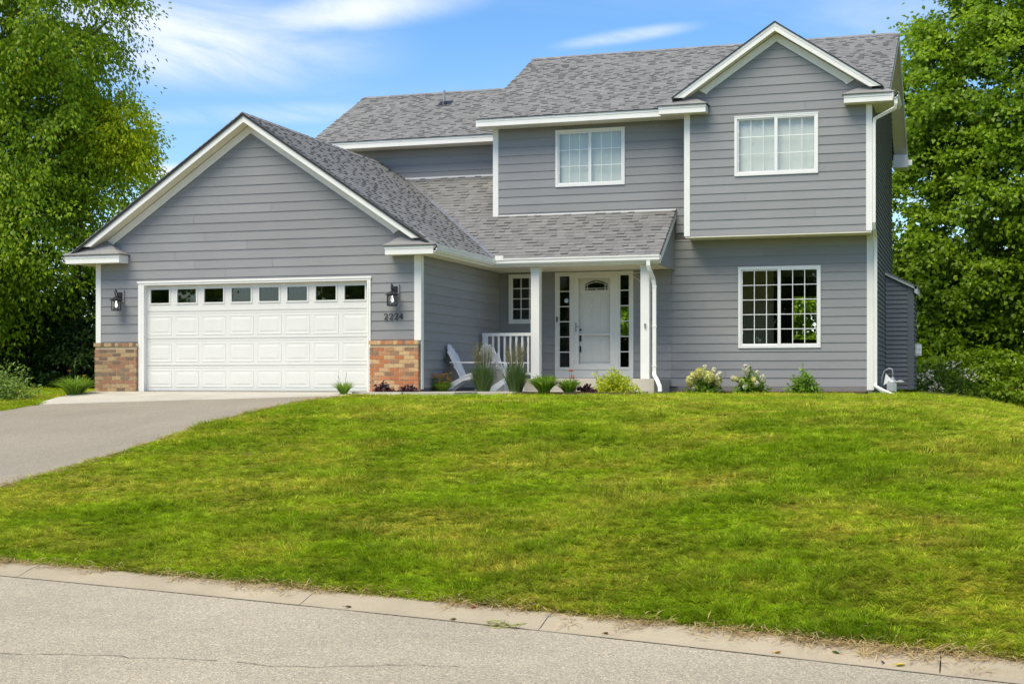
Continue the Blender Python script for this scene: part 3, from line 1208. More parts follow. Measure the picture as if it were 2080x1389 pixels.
vf.poly([a, a + Vector((0, .095, .064)), b + Vector((0, .095, .064)), b])
vf.poly([a + Vector((-.03, 0, .026)), b + Vector((-.03, 0, .026)), b + Vector((-.03, 0, -.01)), a + Vector((-.03, 0, -.01))])
vf.poly([a + Vector((0, .095, .064)), b + Vector((0, .095, .064)), b + Vector((0, .095, .02)), a + Vector((0, .095, .02))])
part(vf, 'valley_flashing', M_FLASH, proof)
fl = MB()
fl.box(-9.98, PX1 - .01, WY - .03, WY - .019, 3.795, 3.835)
part(fl, 'wall_flashing', M_WHITE, proof)
fl = MB()
fl.box(val(RY), -10.12, RY - .03, RY - .019, pz_at(RY) - .01, pz_at(RY) + .035)
part(fl, 'wall_flashing', M_WHITE, proof)
rk = MB()
rk.prism([(PX1 - .02, PEY - .01, pz_at(PEY) - .17), (PX1 - .02, PEY - .01, pz_at(PEY) - .004), (PX1 - .02, WY, PZ30 - .004), (PX1 - .02, WY, PZ30 - .17)], (.022, 0, 0))
part(rk, 'rake_board', M_WHITE, proof)
drp = MB()
drp.prism([(PX1 - .02, PEY - .01, pz_at(PEY) - .002), (PX1 - .02, PEY - .01, pz_at(PEY) + .012), (PX1 - .02, WY, PZ30 + .012), (PX1 - .02, WY, PZ30 - .002)], (.03, 0, 0))
part(drp, 'drip_edge', M_BLACK, proof)
gbl = MB()                                         # grey triangle under the porch roof's right end
gbl.prism([(PX1 - .05, PEY + .05, 2.55), (PX1 - .05, WY, 2.55), (PX1 - .05, WY, PZ30 - .1), (PX1 - .05, PEY + .05, pz_at(PEY) - .1)], (.02, 0, 0))
part(gbl, 'porch_gable', M_SID)

# main roof
MS, MEY, MEZ, MRY = 0.5186, 29.50, 5.878, 33.75
MRZ = MEZ + MS * (MRY - MEY)
MX0, MX1 = -10.345, -1.675
Lm = math.hypot(MRY - MEY, MRZ - MEZ)
mroof = deck('main_roof', [(MX0, MEY, MEZ), (MX1, MEY, MEZ), (MX1, MRY, MRZ), (MX0, MRY, MRZ)])
shingle(mroof, (0, MEY - .02, MEZ - .01), (1, 0, 0), (0, MRY - MEY, MRZ - MEZ), [[(MX0, 0), (MX1, 0), (MX1, Lm), (MX0, Lm)]], seed=12)
mroofb = deck('main_roof', [(MX0, MRY, MRZ), (MX1, MRY, MRZ), (MX1, 38.0, MEZ), (MX0, 38.0, MEZ)])
ridge_caps(mroof, (MX0, MRY, MRZ), (MX1, MRY, MRZ), MS)
# left lower roof
LS, LEY, LEZ, LRY = 0.5186, 31.20, 5.85, 34.5
LRZ = LEZ + LS * (LRY - LEY)
LX0, LX1 = -15.18, -10.1
Ll = math.hypot(LRY - LEY, LRZ - LEZ)
lroof = deck('left_roof', [(LX0, LEY, LEZ), (LX1, LEY, LEZ), (LX1, LRY, LRZ), (LX0, LRY, LRZ)])
shingle(lroof, (0, LEY - .02, LEZ - .01), (1, 0, 0), (0, LRY - LEY, LRZ - LEZ), [[(LX0, 0), (LX1, 0), (LX1, Ll), (LX0, Ll)]], seed=21)
deck('left_roof', [(LX0, LRY, LRZ), (LX1, LRY, LRZ), (LX1, 37.8, LEZ), (LX0, 37.8, LEZ)])
ridge_caps(lroof, (LX0, LRY, LRZ), (LX1, LRY, LRZ), LS)
# gable roof of the bay
BF = 29.14
bz_at = lambda x: BAP - BS * abs(x - BC)
BE0, BE1 = BC - 2.09, BC + 2.11
ybk = MEY + (BAP - MEZ) / MS + .1
for e, sd in ((BE0, 31), (BE1, 32)):
    r = deck('bay_roof', [(e, BF, bz_at(e)), (BC, BF, BAP), (BC, ybk, BAP), (e, 29.75, bz_at(e))])
    L = math.hypot(e - BC, BAP - bz_at(e))
    shingle(r, (e, BF - .01, bz_at(e)), (0, 1, 0), (BC - e, 0, BAP - bz_at(e)), [[(0, 0), (.62, 0), (ybk - BF, L), (0, L)]], seed=sd)
ridge_caps(r, (BC, BF, BAP), (BC, ybk, BAP), BS)


def gable_trim(cx, apex, sl, x0, x1, yf, yw, fz0, fz1, name_roof):
    """rake boards, sloping soffit and frieze boards of a gable"""
    th, fr = 0.165, 0.165
    for xe, fe in ((x0, fz0), (x1, fz1)):
        d = abs(xe - cx)
        s = 1 if xe > cx else -1
        # rake board: vertical-cut lower end
        m = MB()
        zt = lambda x: apex - sl * abs(x - cx) - 0.004
        xm = xe - s * 0.235                       # level cut at the bottom of the board
        m.prism([(cx, yf, zt(cx)), (xe, yf, zt(xe)), (xm, yf, zt(xe)), (cx, yf, zt(cx) - th)], (0, .028, 0))
        part(m, 'rake_board', M_WHITE, name_roof)
        m = MB()                                    # moulding line on the board
        xs = xe - s * .10
        m.prism([(cx, yf - .008, zt(cx)), (xe, yf - .008, zt(xe)), (xs, yf - .008, zt(xs) - .056), (cx, yf - .008, zt(cx) - .056)], (0, .0075, 0))
        part(m, 'rake_moulding', M_WHITE, name_roof)
        m = MB()
        xs = xe - s * .2
        m.prism([(cx, yf + .03, zt(cx) - th + .03), (xs, yf + .03, zt(xs) - th + .03), (xs, yw - .004, zt(xs) - th + .03), (cx, yw - .004, zt(cx) - th + .03)], (0, 0, -.012))
        part(m, 'soffit', M_SOFFIT, name_roof)
        m = MB()
        xf = fe
        m.prism([(cx, yw - .045, zt(cx) - th), (xf, yw - .045, zt(xf) - th), (xf - s * .15, yw - .045, zt(xf) - th - .09 ), (xf - s * .21, yw - .045, zt(xf - s * .21) - th - fr), (cx, yw - .045, zt(cx) - th - fr)], (0, .024, 0))
        part(m, 'frieze_board', M_WHITE, name_roof)
        m = MB()                                    # dark shingle edge above the rake
        m.prism([(cx, yf - .03, zt(cx) + .004), (xe + s * .02, yf - .03, zt(xe) - .008), (xe + s * .02, yf - .03, zt(xe) + .01), (cx, yf - .03, zt(cx) + .026)], (0, .1, 0))
        part(m, 'drip_edge', M_BLACK, name_roof)


gable_trim(GC, GAP, GS, -17.20, -9.80, 24.965, GY, -16.80, -10.36, groof)
gable_trim(BC, BAP, BS, -5.945, -1.785, 29.135, BY, -5.44, -2.33, r)


def eave_return(x0, x1, yf, yw, z0, z1, top):
    """boxed eave return under a gable end with its small hipped roof"""
    rt = MB()
    rt.box(x0, x1, yf, yf + .025, z0, z1)
    rt.box(x0, x0 + .022, yf + .026, yw - .02, z0, z1)
    rt.box(x1 - .022, x1, yf + .026, yw - .02, z0, z1)
    o = part(rt, 'eave_return', M_WHITE)
    ml = MB()
    ml.box(x0 - .006, x1 + .006, yf - .010, yf - .001, z1 - .055, z1 - .003)
    part(ml, 'moulding', M_WHITE, o)
    so = MB()
    so.box(x0 + .025, x1 - .025, yf + .028, yw - .018, z0 + .006, z0 + .02)
    part(so, 'soffit', M_SOFFIT, o)
    rf = MB()
    e = .035
    a, b = (x0 - e, yf - e, z1 + .006), (x1 + e, yf - e, z1 + .006)
    c, d = (x1 + e, yw - .02, z1 + .006), (x0 - e, yw - .02, z1 + .006)
    t0, t1 = (x0 + (x1 - x0) * .42, yw - .02, top), (x1 - (x1 - x0) * .42, yw - .02, top)
    n = 3
    for i in range(n):                               # courses laid up the little hip
        k0, k1 = i / n, (i + 1) / n
        L = lambda p, q, k: tuple(p[j] + (q[j] - p[j]) * k for j in range(3))
        up = lambda p, h: (p[0], p[1], p[2] + h)
        for q0, q1, s0, s1 in ((a, b, t0, t1), (b, c, t1, t1), (d, a, t0, t0)):
            P0, P1, P2, P3 = L(q0, s0, k0), L(q1, s1, k0), L(q1, s1, k1), L(q0, s0, k1)
            cuts = 3 if q0 is a else 1
            for c_ in range(cuts):
                u0, u1 = c_ / cuts, (c_ + 1) / cuts
                h = .012 + .004 * ((i + c_) % 2)
                rf.poly([up(L(P0, P1, u0), h), up(L(P0, P1, u1), h), up(L(P3, P2, u1), .006), up(L(P3, P2, u0), .006)])
                rf.poly([L(P0, P1, u0), L(P0, P1, u1), up(L(P0, P1, u1), h), up(L(P0, P1, u0), h)])
    part(rf, 'shingles', M_SHING, o)
    un = MB()
    un.box(x0 - e, x1 + e, yf - e, yw - .021, z1 - .002, z1 + .004)
    part(un, 'drip_edge', M_BLACK, o)
    return o


eave_return(-17.53, -16.285, 24.945, GY, 2.575, 2.735, 3.06)
eave_return(-10.55, -9.585, 24.945, GY, 2.575, 2.735, 3.03)
eave_return(-6.226, -5.258, 29.10, BY, 5.685, 5.845, 6.07)
eave_return(-2.507, -1.557, 29.10, BY, 5.70, 5.855, 6.08)


def fascia_run(p0, p1, z0, z1, out, name='fascia', th=.025, parent=house):
    """board along an eave from p0 to p1 (x, y), facing 'out'"""
    m = MB()
    a, b = Vector((*p0, 0)), Vector((*p1, 0))
    o = Vector((*out, 0)) * th
    m.prism([a + Vector((0, 0, z0)), b + Vector((0, 0, z0)), b + Vector((0, 0, z1)), a + Vector((0, 0, z1))], -o)
    m2 = [a + o * .35 + Vector((0, 0, z1 - .055)), b + o * .35 + Vector((0, 0, z1 - .055)), b + o * .35 + Vector((0, 0, z1 - .004)), a + o * .35 + Vector((0, 0, z1 - .004))]
    m.prism(m2, -o * .34)
    return part(m, name, M_WHITE, parent)


def soffit_box(x0, x1, y0, y1, z, parent=house, along='x', step=0.3):
    """soffit panels with V-grooves between them"""
    o = hole('soffit', parent)
    n = max(1, int(round((x1 - x0 if along == 'x' else y1 - y0) / step)))
    for i in range(n):
        m = MB()
        if along == 'x':
            a, b = x0 + (x1 - x0) * i / n, x0 + (x1 - x0) * (i + 1) / n
            m.box(a + .003, b - .003, y0, y1, z - .006, z + .006)
        else:
            a, b = y0 + (y1 - y0) * i / n, y0 + (y1 - y0) * (i + 1) / n
            m.box(x0, x1, a + .003, b - .003, z - .006, z + .006)
        part(m, 'soffit_panel', M_SOFFIT, o)
    b = MB()
    b.box(x0, x1, y0, y1, z + .008, z + .014)
    part(b, 'soffit_backing', M_SOFFIT, o)


fascia_run((MX0 + .005, MEY - .005), (-6.23, MEY - .005), 5.713, 5.872, (0, -1))
soffit_box(-10.34, -5.74, MEY + .03, WY - .02, 5.725, step=0.41)
dk = MB()
dk.box(MX0, -5.9, MEY - .035, MEY + .03, MEZ - .008, MEZ + .006)
dk.box(LX0, LX1 - .02, LEY - .03, LEY + .03, LEZ - .008, LEZ + .006)
part(dk, 'drip_edge', M_BLACK)
fascia_run((LX0 + .02, LEY), (-10.12, LEY), LEZ - .165, LEZ - .004, (0, -1))
soffit_box(-15.0, -10.12, LEY + .03, RY - .02, LEZ - .155, step=0.6)
# rakes of the main roof: left end, and the right end seen from below
for x, s in ((MX0, -1), (MX1, 1)):
    m = MB()
    m.prism([(x, MEY, MEZ - .17), (x, MRY, MRZ - .17), (x, MRY, MRZ - .004), (x, MEY, MEZ - .004)], (-s * .025, 0, 0))
    m.prism([(x, MRY, MRZ - .17), (x, 38.0, MEZ - .17), (x, 38.0, MEZ - .004), (x, MRY, MRZ - .004)], (-s * .025, 0, 0))
    part(m, 'rake_board', M_WHITE, mroof)
for (x, s) in ((LX0, -1),):
    m = MB()
    m.prism([(x, LEY, LEZ - .17), (x, LRY, LRZ - .17), (x, LRY, LRZ - .004), (x, LEY, LEZ - .004)], (.025, 0, 0))
    m.prism([(x, LRY, LRZ - .17), (x, 37.8, LEZ - .17), (x, 37.8, LEZ - .004), (x, LRY, LRZ - .004)], (.025, 0, 0))
    part(m, 'rake_board', M_WHITE, lroof)
rs = hole('rake_soffit', house)
for k in range(26):
    for ya, yb in ((MEY, MRY), (38.0, MRY)):
        y0, y1 = ya + (yb - ya) * k / 26, ya + (yb - ya) * (k + 1) / 26
        d = .004 if yb > ya else -.004
        z0, z1 = MEZ + MS * abs(y0 - ya) - .15, MEZ + MS * abs(y1 - ya) - .15
        m = MB()
        m.prism([(-2.0, y0 + d, z0), (MX1 - .026, y0 + d, z0), (MX1 - .026, y1 - d, z1), (-2.0, y1 - d, z1)], (0, 0, .01))
        part(m, 'soffit_panel', M_SOFFIT, rs)
rb = MB()
rb.box(-2.0, MX1 + .01, 37.35, 37.99, 5.55, 5.87)
part(rb, 'eave_return', M_WHITE)
g2 = MB()
g2.box(MX1 - .02, MX1 + .10, 37.95, 38.08, 5.68, 5.82)
part(g2, 'gutter', M_WHITE)


def gutter(path, z0, z1, out, w=0.115):
    """K-profile gutter along path of (x, y); out gives the outward direction per vertex (mitred)"""
    prof = [(0, z1), (0, z0), (w * .62, z0), (w * .72, z0 + (z1 - z0) * .38), (w * .95, z0 + (z1 - z0) * .72), (w, z0 + (z1 - z0) * .78), (w, z1), (w * .88, z1), (w * .88, z0 + .03), (.012, z0 + .02), (.012, z1)]
    m = MB()
    k = len(prof)
    for (x, y), (ox, oy) in zip(path, out):
        for d, z in prof:
            m.v.append((x + ox * d, y + oy * d, z))
    for i in range(len(path) - 1):
        for j in range(k):
            a, b = i * k + j, i * k + (j + 1) % k
            m.f.append((a, a + k, b + k, b))
    m.f.append(tuple(range(k)))
    m.f.append(tuple(range((len(path) - 1) * k, len(path) * k))[::-1])
    return part(m, 'gutter', M_WHITE)


gx, gy = GE - .015, PEY + .012
gutter([(gx, 24.95), (gx, gy), (PX1 + .0, gy)], 2.612, 2.738, [(1, 0), (1, -1), (0, -1)])
fb = MB()
fb.box(gx - .03, gx - .002, 24.972, gy + .03, 2.575, 2.72)
fb.box(gx - .03, PX1 - .022, gy + .002, gy + .03, 2.572, 2.71)
part(fb, 'fascia', M_WHITE)
fs = MB()
fs.box(gx + .125, gx + .29, gy - .118, gy - .110, 2.70, 2.80)
fs.box(gx + .117, gx + .1245, gy - .118, gy + .02, 2.70, 2.80)
part(fs, 'splash_guard', M_WHITE)
soffit_box(-9.955, gx - .03, GY + .03, 28.5, 2.585, along='y', step=.3)
soffit_box(-9.95, PX1 - .06, gy + .03, WY - .02, 2.579, along='x', step=.3)
gutter([(-17.535, 24.98), (-17.535, 38.0)], 2.60, 2.718, [(-1, 0), (-1, 0)])
so = MB()
so.box(-17.46, -17.05, 25.32, 37.9, 2.575, 2.59)
part(so, 'soffit', M_SOFFIT)
gutter([(-1.575, 29.06), (-1.575, 30.4)], 5.735, 5.85, [(1, 0), (1, 0)])
so = MB()
so.box(-1.975, -1.58, 29.44, 30.4, 5.70, 5.712)
so.box(-1.60, -1.578, 29.13, 30.4, 5.713, 5.84)
part(so, 'soffit', M_SOFFIT)

# plumbing vent on the left roof
vp = MB()
zb = LEZ + LS * (33.5 - LEY)
vp.lathe([(0.035, 0), (0.035, 0.37), (0.028, 0.375), (0.028, 0.4)], (-12.58, 33.5, zb - .03), 10)
vent = part(vp, 'vent_pipe', M_GREY_METAL)
vb = MB()
vb.lathe([(0.09, -.02), (0.07, 0.06), (0.045, 0.09)], (-12.58, 33.5, zb), 10)
vb.prism([(-12.75, 33.3, zb - .115), (-12.41, 33.3, zb - .115), (-12.41, 33.7, zb + .13), (-12.75, 33.7, zb + .13)], (0, 0, .012))
part(vb, 'flashing_boot', M_BLACK, vent)

# downspouts
ds = MB()
ds.rtube([(-6.27, 28.33, 2.62), (-6.27, 28.33, 2.53), (-6.26, 28.37, 2.44), (-6.21, 28.52, 2.26), (-6.195, 28.55, 2.12), (-6.195, 28.55, 0.40), (-6.19, 28.52, 0.33), (-6.11, 28.45, 0.21), (-6.05, 28.39, 0.10), (-6.04, 28.37, 0.0)], .075, .06)
for z in (2.1, 0.5, 1.3):
    ds.box(-6.24, -6.15, 28.515, 28.585, z, z + .03)
part(ds, 'downspout', M_WHITE)
ds = MB()
ds.rtube([(-1.51, 29.12, 5.74), (-1.51, 29.12, 5.64), (-1.53, 29.16, 5.56), (-1.93, 29.36, 5.40), (-1.945, 29.38, 5.30), (-1.945, 29.38, 3.36), (-1.95, 29.45, 3.24), (-1.95, 29.90, 3.12), (-1.95, 29.92, 3.0), (-1.95, 29.92, 0.16), (-1.95, 29.9, 0.10), (-1.80, 29.7, 0.02), (-1.63, 29.5, -0.05), (-1.58, 29.45, -0.07)], .062, .06)
part(ds, 'downspout', M_WHITE)

# ------------------------------------------------------------------ windows


def frame_ring(m, x0, x1, z0, z1, w, y0, y1, wb=None):
    wb = wb or w
    m.box(x0, x1, y0, y1, z1 - w, z1)
    m.box(x0, x1, y0, y1, z0, z0 + wb)
    m.box(x0, x0 + w, y0, y1, z0 + wb + .0005, z1 - w - .0005)
    m.box(x1 - w, x1, y0, y1, z0 + wb + .0005, z1 - w - .0005)


def glass_grid(win, x0, x1, z0, z1, y, cols, rows, bar, bar_y, mat, gmat, tilt=0.004):
    """panes one by one and the bars between them"""
    cw, rh = (x1 - x0) / cols, (z1 - z0) / rows
    for i in range(cols):
        for j in range(rows):
            m = MB()
            a0, a1, b0, b1 = x0 + cw * i, x0 + cw * (i + 1), z0 + rh * j, z0 + rh * (j + 1)
            t = [random.uniform(-tilt, tilt) * .3 for _ in range(3)]
            q = lambda x, z: (x, y + t[0] * (x - a0) + t[1] * (z - b0), z)
            m.poly([q(a0, b0), q(a1, b0), q(a1, b1), q(a0, b1)])
            part(m, 'pane', gmat, win)
    m = MB()
    for i in range(1, cols):
        m.box(x0 + cw * i - bar / 2, x0 + cw * i + bar / 2, bar_y - .004, bar_y + .004, z0, z1)
    for j in range(1, rows):
        m.box(x0, x1, bar_y - .0035, bar_y + .0035, z0 + rh * j - bar / 2, z0 + rh * j + bar / 2)
    if m.v:
        part(m, 'glazing_bars', mat, win)


def slider(o, Y, cols, rows, bars_front, blind, gmat):
    """two-sash sliding window in a white frame"""
    x0, x1, z0, z1 = o
    m = MB()
    frame_ring(m, x0, x1, z0, z1, .052, Y - .034, Y + .05, .058)
    m.box(x0 - .006, x1 + .006, Y - .040, Y - .0345, z1 - .016, z1 + .004)
    win = part(m, 'window', M_VINYL)
    xm = (x0 + x1) / 2
    sashes = ((x0 + .053, xm + .014, Y - .006, .030), (xm - .030, x1 - .053, Y - .026, .028))
    for k, (a, b, ys, w) in enumerate(sashes):
        s = MB()
        zz0, zz1 = z0 + .0585, z1 - .0525
        frame_ring(s, a, b, zz0, zz1, w if k == 0 else .024, ys, ys + .026, .03)
        if k == 1:
            s.box(a, a + .062, ys - .004, ys + .022, zz0 + .001, zz1 - .001)
        part(s, 'sash', M_VINYL, win)
        l = .0 if k == 0 else .036
        ga, gb, g0, g1 = a + .026 + l, b - .024, zz0 + .028, zz1 - .022
        glass_grid(win, ga, gb, g0, g1, ys + .012, cols, rows, .016 if bars_front else .012, ys + (.002 if bars_front else .02), M_VINYL, gmat)
    lk = MB()
    for z in (z0 + .28, z1 - .33):
        lk.box(x0 + .078, x0 + .09, Y - .016, Y - .004, z, z + .06)
    part(lk, 'sash_lock', M_VINYL, win)
    if blind:
        b = MB()
        z = z0 + .05
        while z < z1 - .07:
            b.poly([(x0 + .05, Y + .085, z), (x1 - .05, Y + .085, z), (x1 - .05, Y + .100, z + .023), (x0 + .05, Y + .100, z + .023)])
            z += .0205
        b.box(x0 + .05, x1 - .05, Y + .075, Y + .11, z1 - .075, z1 - .04)
        part(b, 'window_blind', M_BLIND, win)
    return win


slider(LW, WY, 3, 5, True, False, M_GLASS)
slider(MW, WY, 3, 3, False, True, M_GLASS_LOWE)
slider(UW, BY, 3, 3, False, True, M_GLASS_LOWE)
x0, x1, z0, z1 = SW
m = MB()
frame_ring(m, x0, x1, z0, z1, .055, WY - .034, WY + .05, .065)
swin = part(m, 'window', M_VINYL)
m = MB()
frame_ring(m, x0 + .056, x1 - .056, z0 + .066, z1 - .056, .03, WY - .012, WY + .02)
part(m, 'sash', M_VINYL, swin)
glass_grid(swin, x0 + .086, x1 - .086, z0 + .096, z1 - .086, WY, 3, 4, .02, WY - .006, M_VINYL, M_GLASS)

# ------------------------------------------------------------------ front door with its sidelights
dx0, dx1, dz0, dz1 = DU
m = MB()
m.box(dx0, dx1, WY - .03, WY + .05, dz1 - .045, dz1)
m.box(dx0, dx0 + .06, WY - .0305, WY + .05, .47, dz1 - .0455)
m.box(dx1 - .06, dx1, WY - .0305, WY + .05, .47, dz1 - .0455)
m.box(-8.335, -8.262, WY - .0305, WY + .05, .47, dz1 - .0455)
m.box(-7.372, -7.29, WY - .0305, WY + .05, .47, dz1 - .0455)
m.box(dx0, dx1, WY - .032, WY + .05, dz0, .4695)
m.box(dx0 + .1, dx1 - .1, WY - .05, WY - .0325, .455, .475)
entry = part(m, 'entry_door', M_DOOR)
for (a, b) in ((-8.635, -8.336), (-7.289, -7.023)):
    m = MB()
    frame_ring(m, a, b, .472, dz1 - .047, .038, WY - .018, WY + .02)
    part(m, 'sidelight_frame', M_DOOR, entry)
    glass_grid(entry, a + .036, b - .036, .508, dz1 - .083, WY, 1, 6, .021, WY - .01, M_DOOR, M_GLASS)
m = MB()                                               # storm door frame
frame_ring(m, -8.26, -7.374, .475, dz1 - .047, .095, WY - .026, WY + .006, .11)
m.box(-8.165, -7.469, WY - .022, WY - .004, 1.195, 1.225)
storm = part(m, 'storm_door', M_DOOR, entry)
m = MB()
m.poly([(-8.165, WY - .014, .585), (-7.469, WY - .014, .585), (-7.469, WY - .014, dz1 - .142), (-8.165, WY - .014, dz1 - .142)])
part(m, 'storm_glass', M_GLASS_CLEAR, entry)
m = MB()                                               # the door leaf behind it, with raised panels
fx0, fx1, fz0, fz1 = -8.045, -7.545, 2.165, 2.36
m.box(-8.2, fx0, WY + .055, WY + .095, .48, 2.45)
m.box(fx1, -7.43, WY + .055, WY + .095, .48, 2.45)
m.box(fx0, fx1, WY + .055, WY + .095, .48, fz0)
m.box(fx0, fx1, WY + .055, WY + .095, fz1 + .07, 2.45)
nn = 10                                                # spandrel above the arched light
for k in range(nn):
    u0, u1 = k / nn, (k + 1) / nn
    zz = lambda u: fz1 - .055 + .12 * math.sin(math.pi * (0.12 + .76 * u)) - .045
    m.prism([(fx0 + (fx1 - fx0) * u0, WY + .055, zz(u0)), (fx0 + (fx1 - fx0) * u1, WY + .055, zz(u1)), (fx0 + (fx1 - fx0) * u1, WY + .055, fz1 + .07), (fx0 + (fx1 - fx0) * u0, WY + .055, fz1 + .07)], (0, .04, 0))
leaf = part(m, 'door_leaf', M_DOOR, entry)
for a, b, c, d in ((-8.10, -7.86, 1.33, 2.02), (-7.73, -7.49, 1.33, 2.02), (-8.10, -7.86, .62, 1.14), (-7.73, -7.49, .62, 1.14)):
    m = MB()
    frame_ring(m, a, b, c, d, .022, WY + .048, WY + .0545)
    m.box(a + .05, b - .05, WY + .049, WY + .0545, c + .05, d - .05)
    part(m, 'door_panel', M_DOOR, entry)
m = MB()
m.poly([(fx0, WY + .08, fz0), (fx1, WY + .08, fz0), (fx1, WY + .08, fz1 + .07), (fx0, WY + .08, fz1 + .07)])
part(m, 'pane', M_GLASS, entry)
m = MB()
arc = lambda u, h: (fx0 + (fx1 - fx0) * u, fz1 - .100 + .12 * math.sin(math.pi * (0.12 + .76 * u)) + h)
for h, w in ((0.0, .016), (-.045, .012)):
    for k in range(12):
        (xa, za), (xb, zb_) = arc(k / 12, h), arc((k + 1) / 12, h)
        m.bar((xa, WY + .052, za), (xb, WY + .052, zb_), .012, w)
for x in (fx0 + .052, fx1 - .052):
    m.box(x - .007, x + .007, WY + .046, WY + .054, fz0, fz1 - .045)
m.box((fx0 + fx1) / 2 - .007, (fx0 + fx1) / 2 + .007, WY + .0462, WY + .054, fz0, fz0 + .035)
m.box((fx0 + fx1) / 2 - .007, (fx0 + fx1) / 2 + .007, WY + .0462, WY + .054, fz1 - .03, fz1 + .02)
m.box(fx0, fx1, WY + .045, WY + .0545, fz0 + .03, fz0 + .043)
m.box(fx0 - .012, fx0, WY + .045, WY + .0545, fz0 - .01, fz1 - .055)
m.box(fx1, fx1 + .012, WY + .045, WY + .0545, fz0 - .01, fz1 - .055)
m.box(fx0 - .012, fx1 + .012, WY + .0455, WY + .0545, fz0 - .012, fz0)
part(m, 'arched_bars', M_DOOR, entry)
m = MB()
m.box(-8.238, -8.212, WY - .040, WY - .027, 1.27, 1.47)
m.tube([(-8.225, WY - .04, 1.385), (-8.225, WY - .075, 1.385), (-8.20, WY - .08, 1.383), (-8.12, WY - .08, 1.372)], .009, 8)
part(m, 'door_handle', M_GREY_METAL, entry)
m = MB()
m.lathe([(0.03, 0), (0.03, .02), (.012, .03)], (-8.145, WY + .03, 1.30), 12)
m.box(-8.165, -8.125, WY + .03, WY + .0545, 1.06, 1.20)
m.box(-8.16, -8.13, WY + .03, WY + .0545, .84, .96)
m.tube([(-8.145, WY + .03, .95), (-8.145, WY - .0, .90), (-8.145, WY + .03, .83)], .008, 6)
part(m, 'door_lock', M_BLACK, entry)
m = MB()
m.box(-8.66, -8.632, WY - .052, WY - .031, 1.505, 1.60)
db = part(m, 'doorbell', M_BLACK)
m = MB()
m.box(-8.662, -8.63, WY - .053, WY - .031, 1.475, 1.504)
part(m, 'doorbell_base', M_GREY_METAL, db)
m = MB()                                               # round blue notice on the left sidelight
ST = [(-8.445 + .052 * math.cos(2 * math.pi * k / 20), WY - .004, 1.945 + .052 * math.sin(2 * math.pi * k / 20)) for k in range(20)]
m.poly(ST)
stick = part(m, 'sticker', simple('sticker_blue', (0.10, 0.30, 0.52), 0.4, 0.4, var=.02), entry)
m = MB()
m.poly([(-8.445 + .044 * math.cos(a), WY - .006, 1.945 + .040 * math.sin(a)) for a in np.linspace(math.pi * 1.03, math.pi * 1.97, 10)])
for k in range(3):
    m.poly([(-8.48, WY - .006, 1.952 + .012 * k), (-8.41, WY - .006, 1.952 + .012 * k), (-8.41, WY - .006, 1.959 + .012 * k), (-8.48, WY - .006, 1.959 + .012 * k)])
part(m, 'sticker_print', M_WHITE, entry)

